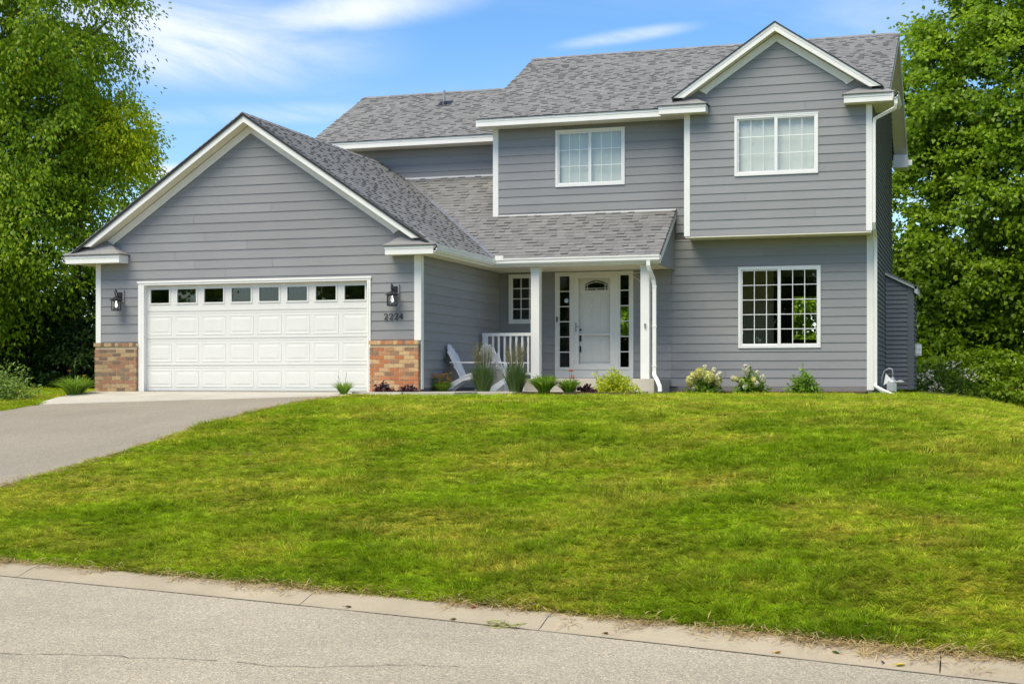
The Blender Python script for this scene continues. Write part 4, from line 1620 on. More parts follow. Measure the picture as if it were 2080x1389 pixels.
# ------------------------------------------------------------------ garage door
gx0, gx1, gzt = -15.925, -11.055, 2.13
GD = GY + .085
m = MB()
m.box(-16.055, -15.925, GY - .03, GY + .13, -.01, 2.13)
m.box(-11.055, -10.985, GY - .03, GY + .13, -.01, 2.13)
m.box(-16.055, -10.985, GY - .031, GY + .13, 2.1305, 2.185)
m.box(-16.075, -10.965, GY - .045, GY - .0315, 2.172, 2.21)
for x in (-15.985, -11.03):
    m.box(x - .006, x + .006, GY - .036, GY - .0305, 0, 2.13)
part(m, 'garage_door_frame', M_WHITE)
gd = hole('garage_door')
SEC = [(.012, .512), (.518, 1.046), (1.052, 1.592), (1.598, 2.125)]
wx = [(-15.835 + i * (4.62) / 7.0 * 0.914, ) for i in range(8)]
cellw = (gx1 - gx0) / 8
for si, (a, b) in enumerate(SEC):
    m = MB()
    if si < 3:
        m.box(gx0, gx1, GD, GD + .04, a, b)
        m.box(gx0 + .002, gx1 - .002, GD - .004, GD - .0002, a + .018, a + .030)
        m.box(gx0 + .002, gx1 - .002, GD - .004, GD - .0002, b - .034, b - .022)
    else:
        wz0, wz1 = 1.765, 2.055
        m.box(gx0, gx1, GD, GD + .04, a, wz0)
        m.box(gx0, gx1, GD, GD + .04, wz1, b)
        m.box(gx0 + .002, gx1 - .002, GD - .004, GD - .0002, a + .018, a + .030)
        for i in range(9):
            xa = gx0 if i == 0 else gx0 + cellw * (i - 1) + cellw / 2 + .222
            xb = gx1 if i == 8 else gx0 + cellw * i + cellw / 2 - .222
            m.box(xa, xb, GD + .0002, GD + .04, wz0 + .0005, wz1 - .0005)
    sec = part(m, 'door_section', M_DOOR, gd)
    for i in range(8):
        xc = gx0 + cellw * (i + .5)
        if si < 3:
            p = MB()
            x0, x1, z0, z1 = xc - .262, xc + .262, a + .085, b - .085
            # moulded panel: recessed groove round a raised field
            n = [(x0, z0, -.005), (x0 + .022, z0 + .022, -.0095), (x0 + .05, z0 + .045, -.0095), (x0 + .085, z0 + .07, -.005)]
            rings = []
            for (px_, pz_, d) in n:
                dx, dz = px_ - x0, pz_ - z0
                rings.append([(x0 + dx, GD - .012 - d, z0 + dz), (x1 - dx, GD - .012 - d, z0 + dz), (x1 - dx, GD - .012 - d, z1 - dz), (x0 + dx, GD - .012 - d, z1 - dz)])
            for r0, r1 in zip(rings[:-1], rings[1:]):
                for k in range(4):
                    p.poly([r0[k], r0[(k + 1) % 4], r1[(k + 1) % 4], r1[k]])
            p.poly(rings[-1])
            for k in range(4):
                q0, q1 = rings[0][k], rings[0][(k + 1) % 4]
                p.poly([q0, q1, (q1[0], GD + .001, q1[2]), (q0[0], GD + .001, q0[2])])
            part(p, 'panel', M_DOOR, gd)
        else:
            p = MB()
            frame_ring(p, xc - .240, xc + .240, wz0 - .018, wz1 + .018, .028, GD - .014, GD + .002)
            part(p, 'window_frame', M_DOOR, gd)
            p = MB()
            t = random.uniform(-.004, .004)
            p.poly([(xc - .222, GD + .012 - t, wz0), (xc + .222, GD + .012 + t, wz0), (xc + .222, GD + .012 + t, wz1), (xc - .222, GD + .012 - t, wz1)])
            part(p, 'pane', M_GLASS_LOWE, gd)
m = MB()
m.box(gx0, gx1, GD + .6, GD + .62, .1, 2.2)
m.box(gx0, gx1, GD + .045, GD + .6, 2.14, 2.15)
part(m, 'interior', simple('garage_dark', (.03, .03, .028), .9, .1))
m = MB()
m.box(gx0, gx1, GD + .002, GD + .036, -.002, .0115)
part(m, 'door_seal', M_BLACK, gd)
m = MB()
m.box(-11.075, -11.066, GD - .016, GD - .004, 1.30, 1.47)
part(m, 'door_handle', M_GREY_METAL, gd)

# ------------------------------------------------------------------ brick pillars beside the garage door


def brick_pillar(x0, x1, mat, seed, side_right=False):
    rr = random.Random(seed)
    yf = GY - .085
    m = MB()
    m.box(x0 + .012, x1 - .012, yf + .010, GY + .02, -.12, .965)
    o = part(m, 'brick_pillar', M_MORTAR)
    bl, bh, j = .192, .0655, .0125
    z = -.075
    row = 0
    protos = {}
    while z + bh < .905:
        x = x0 - (0 if row % 2 == 0 else (bl + j) / 2)
        while x < x1 - .02:
            a, b = max(x, x0), min(x + bl, x1)
            if b - a > .03:
                p = MB()
                d = rr.uniform(0, .004)
                p.box(a, b, yf + d, yf + .06, z + rr.uniform(-.001, .001), z + bh)
                part(p, 'brick', mat, o)
            x += bl + j
        if side_right:
            p = MB()
            p.box(x1 - .01, x1 + .002, yf + .062, GY - .0, z, z + bh)
            part(p, 'brick', mat, o)
        z += bh + j
        row += 1
    w = .076
    n = int(round((x1 - x0 + .02) / (w + .006)))
    w = (x1 - x0 + .02) / n - .009
    for i in range(n):
        a = x0 - .01 + i * (w + .009)
        p = MB()
        d = rr.uniform(0, .003)
        p.prism([(a, yf - .022 + d, .908), (a + w, yf - .022 + d, .908), (a + w, yf - .022 + d, .975), (a, yf - .022 + d, .975)], (0, .0, 0)) if False else p.box(a, a + w, yf - .022 + d, GY - .001, .908, .978 + d)
        part(p, 'brick', mat, o)
    c = MB()
    c.box(x0 - .008, x1 + .008, yf - .014, GY - .002, .912, .972)
    part(c, 'mortar', M_MORTAR, o)
    return o


tag(brick_pillar(-17.03, -16.062, M_BRICK_SHADED, 5), 'brick pillar coloured darker as if in tree shade')
tag(brick_pillar(-10.982, -9.99, M_BRICK, 9, True), 'orange and buff brick pillar')

# ------------------------------------------------------------------ porch: slab, posts, railing
m = MB()
m.box(-9.93, -6.18, 28.44, 29.97, -.15, .262)
part(m, 'porch_slab', M_CONC, bevel=.01)
for x in (-8.715, -6.393):
    m = MB()
    m.box(x - .09, x + .09, 28.55, 28.73, .263, 2.57)
    m.box(x - .1, x + .1, 28.54, 28.74, 2.50, 2.569)
    part(m, 'porch_post', M_WHITE)
m = MB()
m.box(-6.40, -6.37, 28.52, 28.547, 1.28, 1.37)
m.tube([(-6.385, 28.535, 1.34), (-6.387, 28.49, 1.38)], .012, 8)
part(m, 'flag_bracket', M_GREY_METAL)
rl = hole('porch_railing')
m = MB(); m.box(-9.895, -8.81, 28.61, 28.675, 1.15, 1.215)
part(m, 'handrail', M_WHITE, rl)
m = MB(); m.box(-9.875, -8.81, 28.62, 28.665, .34, .385)
part(m, 'bottom_rail', M_WHITE, rl)
m = MB(); m.box(-9.88, -9.785, 28.595, 28.685, .263, 1.149)
part(m, 'newel', M_WHITE, rl)
for i in range(8):
    x = -9.662 + i * .129
    m = MB(); m.box(x - .019, x + .019, 28.625, 28.66, .386, 1.149)
    part(m, 'baluster', M_WHITE, rl)
br = MB()
br.tube([(-6.96, 29.96, 2.44), (-6.6, 29.5, 2.22), (-6.42, 29.3, 2.1)], .008, 6)
br.tube([(-6.96, 29.97, 2.5), (-6.4, 29.4, 2.5)], .006, 6)
part(br, 'plant_bracket', M_WHITE)
ob = MB()
ob.box(-9.972, -9.935, 26.43, 26.56, .66, .84)
part(ob, 'outlet_cover', M_GREY_METAL)
oc = MB()
oc.tube([(-9.94, 26.44, .70), (-9.91, 26.46, .66), (-9.91, 26.5, .63), (-9.93, 26.54, .65)], .02, 8)
part(oc, 'hose_tap', simple('hose_green', (.05, .12, .09), .5), None) if False else part(oc, 'hose_tap', simple('hose_green', (.05, .12, .09), .5))

# house number: strokes of round bar standing off the wall


def digit(ch, x, z, h):
    w = h * .58
    S = {'2': [(0.02, .76), (.08, .90), (.25, .99), (.5, 1.0), (.75, .97), (.93, .86), (.97, .70), (.90, .54), (.68, .36), (.38, .17), (.05, .0), (1.0, .0)],
         '4': [(.72, 0), (.72, 1.0), (.0, .30), (1.0, .30)]}[ch]
    m = MB()
    pts = [Vector((x + u * w, GY - .035, z + v * h)) for u, v in S]
    for a, b in zip(pts[:-1], pts[1:]):
        d = (b - a).normalized() * .004
        m.bar(a - d, b + d, .010, .0140, up=(0, 0, 1) if abs((b - a).z) < abs((b - a).x) else (1, 0, 0))
    for p in pts:
        m.tube([p + Vector((0, -.006, 0)), p + Vector((0, .006, 0))], .0069, 10)
    return part(m, 'house_number', M_BLACK)


for i, ch in enumerate('2224'):
    digit(ch, -10.695 + i * .104, 1.384, .105)


# ------------------------------------------------------------------ wall lanterns


def lantern(loc, label):
    root = empty('wall_lantern', loc)
    tag(root, label, 'wall lantern', 'lanterns beside the garage door')
    m = MB(); m.box(-.085, .085, -.028, 0, -.085, .165)
    m.build('mounting_block', M_SID, root)
    m = MB(); m.box(-.05, .05, -.05, -.0285, -.045, .125)
    m.build('wall_plate', M_BLACK, root)
    m = MB()
    arm = [(0, -.05, .03), (0, -.075, .02), (0, -.11, .04), (0, -.135, .09), (0, -.16, .155), (0, -.19, .165), (0, -.215, .135), (0, -.21, .085), (0, -.18, .045)]
    m.tube(arm, .0115, 8)
    m.tube([(0, -.05, .01), (0, -.12, .004), (0, -.2, .022)], .010, 8)
    m.build('scroll_arm', M_BLACK, root, smooth=True)
    C = (0, -.17, 0)
    m = MB()
    m.lathe([(.012, .045), (.03, .03), (.06, .012), (.095, -.012), (.135, -.03), (.137, -.042), (.09, -.04)], C, 24)
    m.build('roof', M_BLACK, root)
    m = MB()
    m.lathe([(.088, -.042), (.094, -.05), (.088, -.058)], C, 24)
    for z in (-.222, -.245):
        for k in range(24):
            a, b = 2 * math.pi * k / 24, 2 * math.pi * (k + 1) / 24
            m.bar((C[0] + .093 * math.cos(a), C[1] + .093 * math.sin(a), z), (C[0] + .093 * math.cos(b), C[1] + .093 * math.sin(b), z), .008, .008)
    for k in range(8):
        a = 2 * math.pi * (k + .3) / 8
        m.box(C[0] + .093 * math.cos(a) - .006, C[0] + .093 * math.cos(a) + .006, C[1] + .093 * math.sin(a) - .006, C[1] + .093 * math.sin(a) + .006, -.249, -.05)
    m.lathe([(.09, -.254), (.096, -.25), (.09, -.246)], C, 24)
    m.build('cage', M_BLACK, root)
    m = MB()
    n = 24
    for k in range(n):
        a, b = 2 * math.pi * k / n, 2 * math.pi * (k + 1) / n
        m.poly([(C[0] + .083 * math.cos(a), C[1] + .083 * math.sin(a), -.244), (C[0] + .083 * math.cos(b), C[1] + .083 * math.sin(b), -.244), (C[0] + .083 * math.cos(b), C[1] + .083 * math.sin(b), -.045), (C[0] + .083 * math.cos(a), C[1] + .083 * math.sin(a), -.045)])
    m.build('glass', M_GLASS_CLEAR, root, smooth=True)
    m = MB()
    m.lathe([(.004, -.185), (.022, -.17), (.028, -.14), (.022, -.11), (.014, -.085), (.014, -.05)], C, 14)
    m.build('bulb', M_BULB, root, smooth=True)
    return root


t = NT('frosted_bulb')
b = t.bsdf((.85, .85, .82), .35)
b.inputs['Emission Color'].default_value = (1, .95, .85, 1)
b.inputs['Emission Strength'].default_value = 1.2
M_BULB = t.m
lantern((-16.46, GY - .018, 1.875), 'black caged wall lantern near the white corner board over the shaded brick pillar')
lantern((-10.475, GY - .018, 1.875), 'black caged wall lantern above the house number 2224')

# ------------------------------------------------------------------ gas meter at the right corner
gm = empty('gas_meter', (-1.66, 30.1, -0.06))
gm.scale = (1.12, 1.12, 1.12)
tag(gm, 'grey gas meter and pipes at the foot of the right side wall', 'gas meter')
M_METER = simple('meter_grey', (.42, .44, .44), .45, .5, .2, var=.1)
m = MB()
m.lathe([(.06, 0), (.085, .03), (.085, .2), (.06, .235)], (.02, 0, .03), 14)
m.box(-.07, .10, -.06, .06, .04, .19)
m.build('meter_body', M_METER, gm, bevel=.01)
m = MB()
m.lathe([(.05, 0), (.08, .02), (.08, .035), (.03, .06)], (.16, 0, .20), 14)
m.lathe([(.03, 0), (.035, .02), (.03, .05)], (.03, 0, .26), 10)
m.build('regulator', M_METER, gm)
m = MB()
m.tube([(.03, 0, .26), (.03, 0, .40), (.02, 0, .46), (-.04, 0, .47), (-.12, 0, .42), (-.16, 0, .30), (-.165, 0, -.05)], .013, 8)
m.tube([(.16, 0, .22), (.05, 0, .24)], .018, 8)
m.tube([(-.05, 0, .05), (-.05, 0, -.06)], .02, 8)
m.build('pipe', M_GREY_METAL, gm, smooth=True)
m = MB()
m.prism([(-.13, -.02, .17), (.03, -.02, .25), (-.09, -.02, .38)], (0, .01, 0))
m.build('warning_tag', M_WHITE, gm)


# ------------------------------------------------------------------ garden chairs


def adirondack(loc, rz, label):
    """white slatted garden chair facing its own +X"""
    root = empty('garden_chair', loc, rz)
    tag(root, label, 'garden chair', 'white garden chairs before the porch')
    # seat rails sweep from the front legs down to the ground behind
    for y in (-.24, .24):
        m = MB()
        m.prism([(.30, y - .012, .30), (.30, y - .012, .40), (.0, y - .012, .345), (-.48, y - .012, .10), (-.56, y - .012, .0), (-.42, y - .012, .0), (-.10, y - .012, .20)], (0, .024, 0))
        m.build('rear_leg', M_CHAIR, root)
        m = MB(); m.box(.22, .31, y - .035 if y < 0 else y + .013, y - .013 if y < 0 else y + .035, 0, .555)
        m.build('front_leg', M_CHAIR, root)
        s = -1 if y < 0 else 1
        m = MB()
        ya, yb = s * .20, s * .35
        m.prism([(-.34, ya, .555), (.36, ya + s * .01, .555), (.40, ya + s * .05, .555), (.39, yb, .555), (.1, yb, .555), (-.36, s * .27, .555)], (0, 0, .022))
        m.build('armrest', M_CHAIR, root)
    for i in range(6):
        x = .29 - i * .078
        z = .385 - .0 - (i * .078) * .30
        m = MB(); m.obox((x, 0, z + .012), (.034, 0, .010), (0, .26, 0), (-.003, 0, .010))
        m.build('seat_slat', M_CHAIR, root)
    lean = Vector((-.42, 0, .90)).normalized()
    base = Vector((-.13, 0, .20))
    for i in range(-3, 4):
        L = .80 - .022 * i * i
        w0, w1 = .068, .087
        top = base + lean * L + Vector((0, i * w1, 0))
        bot = base + Vector((0, i * w0, 0))
        dz = .02 * (abs(i) / 3)
        a, b = Vector((0, w0 * .46, 0)), Vector((0, w1 * .46, 0))
        n = Vector((.9, 0, .42)).normalized() * .018
        lw = lean * (.012 * (1 if i <= 0 else -1) * abs(i))
        m = MB()
        m.prism([bot - a, bot + a, top + b - lw * .8 - lean * .012, top + lean * .006, top - b + lw * .8 - lean * .012], n)
        m.build('back_slat', M_CHAIR, root)
    for d in (.30, .62):
        p = base + lean * d - Vector((.9, 0, .42)).normalized() * .012
        m = MB(); m.obox(p, lean * .03, (0, .24, 0), Vector((.9, 0, .42)).normalized() * .011)
        m.build('back_brace', M_CHAIR, root)
    return root


adirondack((-9.48, 26.75, .012), R(4), 'white slatted garden chair turned side on beside the garage wall')
adirondack((-9.03, 27.42, .012), R(58), 'white slatted garden chair showing its fan back behind the tall grass')

# ------------------------------------------------------------------ plants
M_BLADE = m_leaf('daylily_blade', (.13, .27, .02), (.25, .42, .035), (.36, .48, .07), .45, .3)
M_REED = m_leaf('reed_blade', (.085, .165, .04), (.14, .235, .065), (.22, .27, .10), .35, .3)
M_PLUME = simple('reed_plume', (.25, .225, .12), .8, .1, var=.25, scale=30)
M_PURPLE = m_leaf('purple_leaf', (.038, .014, .020), (.075, .026, .036), (.12, .045, .055), .2, .5)
M_LIME = m_leaf('lime_leaf', (.42, .54, .02), (.62, .68, .03), (.70, .72, .07), .45, .3)
M_HYD = m_leaf('hydrangea_leaf', (.12, .26, .02), (.22, .39, .035), (.32, .46, .06), .42, .3)
M_BLOOM = m_leaf('hydrangea_bloom', (.72, .72, .16), (.80, .78, .28), (.84, .80, .50), .35, .2)
M_BLOOM_W = m_leaf('white_bloom', (.72, .70, .50), (.78, .76, .62), (.80, .78, .70), .35, .2)
M_YFLOWER = m_leaf('yellow_flower', (.62, .36, .02), (.70, .45, .04), (.66, .26, .02), .35, .3)
M_PINK = m_leaf('pink_flower', (.70, .22, .14), (.75, .32, .22), (.74, .40, .30), .35, .3)
M_STALK = simple('plant_stalk', (.10, .15, .04), .7, .2, var=.2)


def blades(n, base_r, h, spread, width, arch, seed, hvar=.3, seg=5, up=0.0):
    """arching strap leaves from a tuft; returns verts, faces (quads), tint"""
    r = np.random.default_rng(seed)
    az = r.uniform(0, 2 * np.pi, n)
    rad = base_r * np.sqrt(r.random(n))
    L = h * (1 - hvar * r.random(n))
    out = spread * (0.25 + 0.75 * r.random(n))
    t = np.linspace(0, 1, seg + 1)
    dx, dy = np.cos(az), np.sin(az)
    V = np.zeros((n, seg + 1, 2, 3))
    wv = width * (0.7 + 0.6 * r.random(n))
    tw = r.normal(0, .4, n)
    for i, ti in enumerate(t):
        o = rad + out * (ti ** 1.3)
        z = L * (ti - arch * (0.5 + r.random(n) * .0 + .5 * (out / spread)) * ti ** 2.4)
        w = wv * (1.0 - ti ** 2.2) * .5 + .0004
        sx, sy = -np.sin(az + tw), np.cos(az + tw)
        for k, s in enumerate((-1, 1)):
            V[:, i, k, 0] = dx * o + sx * w * s
            V[:, i, k, 1] = dy * o + sy * w * s
            V[:, i, k, 2] = z
    idx = np.arange(n * (seg + 1) * 2).reshape(n, seg + 1, 2)
    f = np.stack([idx[:, :-1, 0], idx[:, :-1, 1], idx[:, 1:, 1], idx[:, 1:, 0]], -1).reshape(-1, 4)
    tint = np.repeat(r.random(n), (seg + 1) * 2)
    return V.reshape(-1, 3), f, tint


def leaves(P, D, N, size, seed, aspect=.5, fold=.18, var=.35):
    """diamond leaves at P along D with normals N -> verts, quads"""
    r = np.random.default_rng(seed)
    n = len(P)
    D = D / np.linalg.norm(D, axis=1, keepdims=True)
    S = np.cross(D, N)
    S /= np.linalg.norm(S, axis=1, keepdims=True) + 1e-9
    U = np.cross(S, D)
    L = (size * (1 + var * r.uniform(-1, 1, n)))[:, None]
    V = np.stack([P, P + D * L * .45 + S * L * aspect * .5 + U * L * fold, P + D * L - U * L * .12, P + D * L * .45 - S * L * aspect * .5 + U * L * fold], 1)
    f = np.arange(n * 4).reshape(n, 4)
    return V.reshape(-1, 3), f


def rand_dir(r, n):
    v = r.normal(size=(n, 3))
    return v / np.linalg.norm(v, axis=1, keepdims=True)


def strap_plant(name, loc, label, cat, n, h, spread, width, arch, mat, seed, group=None):
    o = empty(name, loc)
    tag(o, label, cat, group)
    v, f, t = blades(n, spread * .18, h, spread, width, arch, seed)
    link('blades', fast_mesh('blades', v, f, mat, {'tint': t}), o)
    return o


def flower(mb, p, r_, rnd):
    for k in range(6):
        a = k * math.pi / 3 + rnd.random()
        d = Vector((math.cos(a), math.sin(a), .55)).normalized()
        s = Vector((-math.sin(a), math.cos(a), 0))
        mb.poly([p, p + d * r_ * .55 + s * r_ * .24, p + d * r_ * 1.05 - Vector((0, 0, r_ * .2)), p + d * r_ * .55 - s * r_ * .24])


def stalk_flowers(o, spots, r_, mat, seed, stalk=True):
    rnd = random.Random(seed)
    if stalk:
        s = MB()
        for (x, y, z) in spots:
            s.tube([(x * .2, y * .2, .02), (x * .7, y * .7, z * .6), (x, y, z)], .0035, 5)
        s.build('stalks', M_STALK, o)
    for sp in spots:
        m = MB()
        for _ in range(2):
            flower(m, Vector(sp) + Vector((rnd.gauss(0, .012), rnd.gauss(0, .012), rnd.gauss(0, .012))), r_ * rnd.uniform(.8, 1.15), rnd)
        m.build('flower', mat, o)


def feather_reed(loc, label, seed):
    o = empty('ornamental_grass', loc)
    tag(o, label, 'ornamental grass', 'feather reed grasses by the porch')
    v, f, t = blades(950, .11, .72, .24, .0085, .22, seed, .45, 6)
    link('blades', fast_mesh('blades', v, f, M_REED, {'tint': t}), o)
    r = np.random.default_rng(seed + 1)
    n = 130
    v, f, t = blades(n, .10, .98, .15, .0046, .03, seed + 2, .22, 6)
    link('stems', fast_mesh('stems', v, f, M_REED, {'tint': t}), o)
    q = v.reshape(n, 7, 2, 3).mean(2)
    m = MB()
    for i in range(n):
        a, b = Vector(q[i, 4]), Vector(q[i, 6]) + Vector((0, 0, .03))
        for k in range(9):
            p = a + (b - a) * (k / 8)
            w = .0045 * (1 - abs(k / 8 - .4) * 1.1) + .0012
            d = Vector((r.normal(), r.normal(), 0)).normalized() * w
            m.poly([p - d, p + Vector((0, 0, -.012)), p + d, p + (b - a) * .16])
    m.build('plumes', M_PLUME, o)
    return o


feather_reed((-9.04, 26.2, -.045), 'feather reed grass hiding part of the garden chairs', 41)
feather_reed((-8.36, 26.15, -.045), 'taller feather reed grass in front of the porch railing', 47)
o = strap_plant('daylily', (-9.79, 25.95, -.05), 'yellow flowering daylily clump at the corner of the garage wall', 'daylily', 420, .40, .30, .016, .42, M_BLADE, 51)
rr_ = random.Random(3)
stalk_flowers(o, [(rr_.uniform(-.24, .2), rr_.uniform(-.2, .1), rr_.uniform(.22, .40)) for _ in range(46)], .042, M_YFLOWER, 5)
o = strap_plant('daylily', (-11.1, 24.3, gz1(-11.1, 24.3)), 'small daylily at the lawn edge before the garage door', 'daylily', 120, .44, .32, .018, .5, M_BLADE, 52)
sp = MB()
for x, y, z in ((.06, 0, .42), (-.12, .02, .36)):
    sp.tube([(0, 0, .02), (x * .6, y, z * .6), (x, y, z)], .004, 5)
sp.build('seed_stalk', M_STALK, o)
o = strap_plant('daylily', (-7.76, 26.0, -.05), 'large arching green daylily left of the front door', 'daylily', 360, .66, .46, .024, .58, M_BLADE, 53)
sp = MB()
for x, y, z in ((-.05, 0, .44), (.05, .02, .40), (.0, -.05, .36)):
    sp.tube([(0, 0, .02), (x * .6, y, z * .6), (x, y, z)], .004, 5)
sp.build('seed_stalk', M_STALK, o)
o = strap_plant('daylily', (-7.30, 26.1, -.05), 'daylily with coral pink flowers before the front step', 'daylily', 300, .52, .38, .018, .55, M_BLADE, 54)
stalk_flowers(o, [(.02, 0, .46), (.05, .03, .43), (.10, -.02, .31), (.14, .0, .27), (.07, 0, .33)], .075, M_PINK, 6)
o = strap_plant('daylily', (-17.0, 24.5, gz1(-17.0, 24.5)), 'tall daylily against the shaded brick pillar', 'daylily', 420, .80, .55, .022, .58, M_BLADE, 55)
stalk_flowers(o, [(.24, -.05, .46), (.30, -.08, .36), (-.12, 0, .55)], .05, M_YFLOWER, 7)


def mound(name, loc, label, cat, rx, ry, rz, n, size, mat, seed, part_name='foliage', group=None, aspect=.7, shell=.55, uneven=.25):
    """low leafy mound"""
    r = np.random.default_rng(seed)
    o = empty(name, loc)
    tag(o, label, cat, group)
    d = rand_dir(r, n)
    d[:, 2] = np.abs(d[:, 2]) * 1.05 - .08
    lump = 1 + uneven * np.sin(d[:, 0] * 5 + seed) * np.cos(d[:, 1] * 6 + seed * 2) + uneven * .6 * np.sin(d[:, 2] * 9 + d[:, 0] * 7)
    k = (shell + (1 - shell) * r.random(n)) * lump
    P = d * k[:, None] * np.array([rx, ry, rz])
    P[:, 2] = np.maximum(P[:, 2], .01)
    N = d * .8 + np.array([0, 0, .7]) + r.normal(0, .45, (n, 3))
    D = d + r.normal(0, .6, (n, 3)) - np.array([0, 0, .15])
    V, f = leaves(P, D, N, size, seed, aspect)
    t = np.repeat(np.clip(.5 + r.normal(0, .25, n), 0, 1), 4)
    link(part_name, fast_mesh(part_name, V, f, mat, {'tint': t}), o)
    st = MB()
    for i in range(7):
        a = r.uniform(0, 6.28)
        st.tube([(0, 0, -.03), (.35 * rx * math.cos(a), .35 * ry * math.sin(a), rz * .4), (.75 * rx * math.cos(a), .75 * ry * math.sin(a), rz * .72)], [.008, .006, .003], 5)
    st.build('stems', M_STALK, o)
    return o


mound('coral_bells', (-10.53, 24.85, -.02), 'dark purple coral bells left of its twin before the orange brick pillar', 'coral bells', .19, .17, .19, 360, .055, M_PURPLE, 61, aspect=.95)
mound('coral_bells', (-10.06, 24.9, -.02), 'flatter dark purple coral bells at the right foot of the orange brick pillar', 'coral bells', .19, .15, .13, 300, .055, M_PURPLE, 62, aspect=.95)
mound('coral_bells', (-6.98, 26.2, -.05), 'dark purple coral bells between the pink daylily and the lime shrub', 'coral bells', .18, .16, .17, 320, .055, M_PURPLE, 63, aspect=.95)
mound('shrub', (-6.50, 26.4, -.05), 'bright lime yellow shrub in front of the right porch post', 'shrub', .44, .32, .42, 3300, .06, M_LIME, 64, aspect=.42, shell=.45)
mound('shrub', (-3.29, 29.2, -.06), 'small green shrub below the lower right window', 'shrub', .30, .24, .45, 1700, .075, M_HYD, 65, aspect=.4, shell=.3)
mound('shrub', (-18.8, 24.3, gz1(-18.8, 24.3) - .03), 'pale green shrub beside the driveway under the trees', 'shrub', 1.0, .7, .78, 5200, .075, m_leaf('pale_leaf', (.16, .27, .045), (.26, .38, .07), (.36, .46, .11), .35, .3), 66, aspect=.42, shell=.4)


def hydrangea(loc, label, blooms, rx, rz, nl, seed):
    blooms = [(x, y - .06, z + .03, s * 1.15, w) for x, y, z, s, w in blooms]
    o = mound('hydrangea', loc, label, 'hydrangea', rx, rx * .8, rz, nl, .07, M_HYD, seed, aspect=.6, shell=.35)
    r = np.random.default_rng(seed + 9)
    for (x, y, z, s, w) in blooms:
        n = 90
        d = rand_dir(r, n)
        P = d * np.array([s, s, s * 1.25]) * (.8 + .25 * r.random((n, 1))) + np.array([x, y, z])
        N = d + r.normal(0, .3, (n, 3))
        D = np.cross(d, rand_dir(r, n))
        V, f = leaves(P, D, N, .036, seed, .9)
        link('bloom', fast_mesh('bloom', V, f, M_BLOOM_W if w else M_BLOOM, {'tint': np.repeat(r.random(n), 4)}), o)
    return o


rb_ = random.Random(12)
bl = []
for i in range(24):
    a = rb_.uniform(-1.0, 1.0)
    bl.append((a * .29, rb_.uniform(-.2, .04), .20 + .25 * math.sqrt(max(0, 1 - a * a)) * rb_.uniform(.35, 1.0), rb_.uniform(.055, .078), 0))
bl += [(.02, -.02, .50, .042, 1), (.27, -.05, .30, .05, 1), (.33, -.05, .37, .038, 1), (-.30, -.08, .17, .038, 1), (-.20, -.1, .10, .045, 1), (.2, 0, .45, .04, 1)]
hydrangea((-5.27, 29.1, -.05), 'hydrangea covered in yellow blooms', bl, .33, .36, 1000, 71)
hydrangea((-4.35, 29.1, -.05), 'sparse hydrangea with a few cream blooms between its yellow twin and the green shrub',
          [(-.08, -.05, .47, .065, 1), (-.05, -.05, .42, .05, 1), (-.33, -.03, .29, .04, 1), (-.28, -.05, .27, .035, 0), (-.14, -.12, .22, .036, 0), (.10, -.12, .26, .042, 0), (.27, -.05, .29, .052, 1), (.16, -.14, .17, .04, 1), (-.06, -.15, .12, .04, 1), (.16, -.02, .40, .03, 1)], .29, .44, 1250, 72)

# ------------------------------------------------------------------ trees


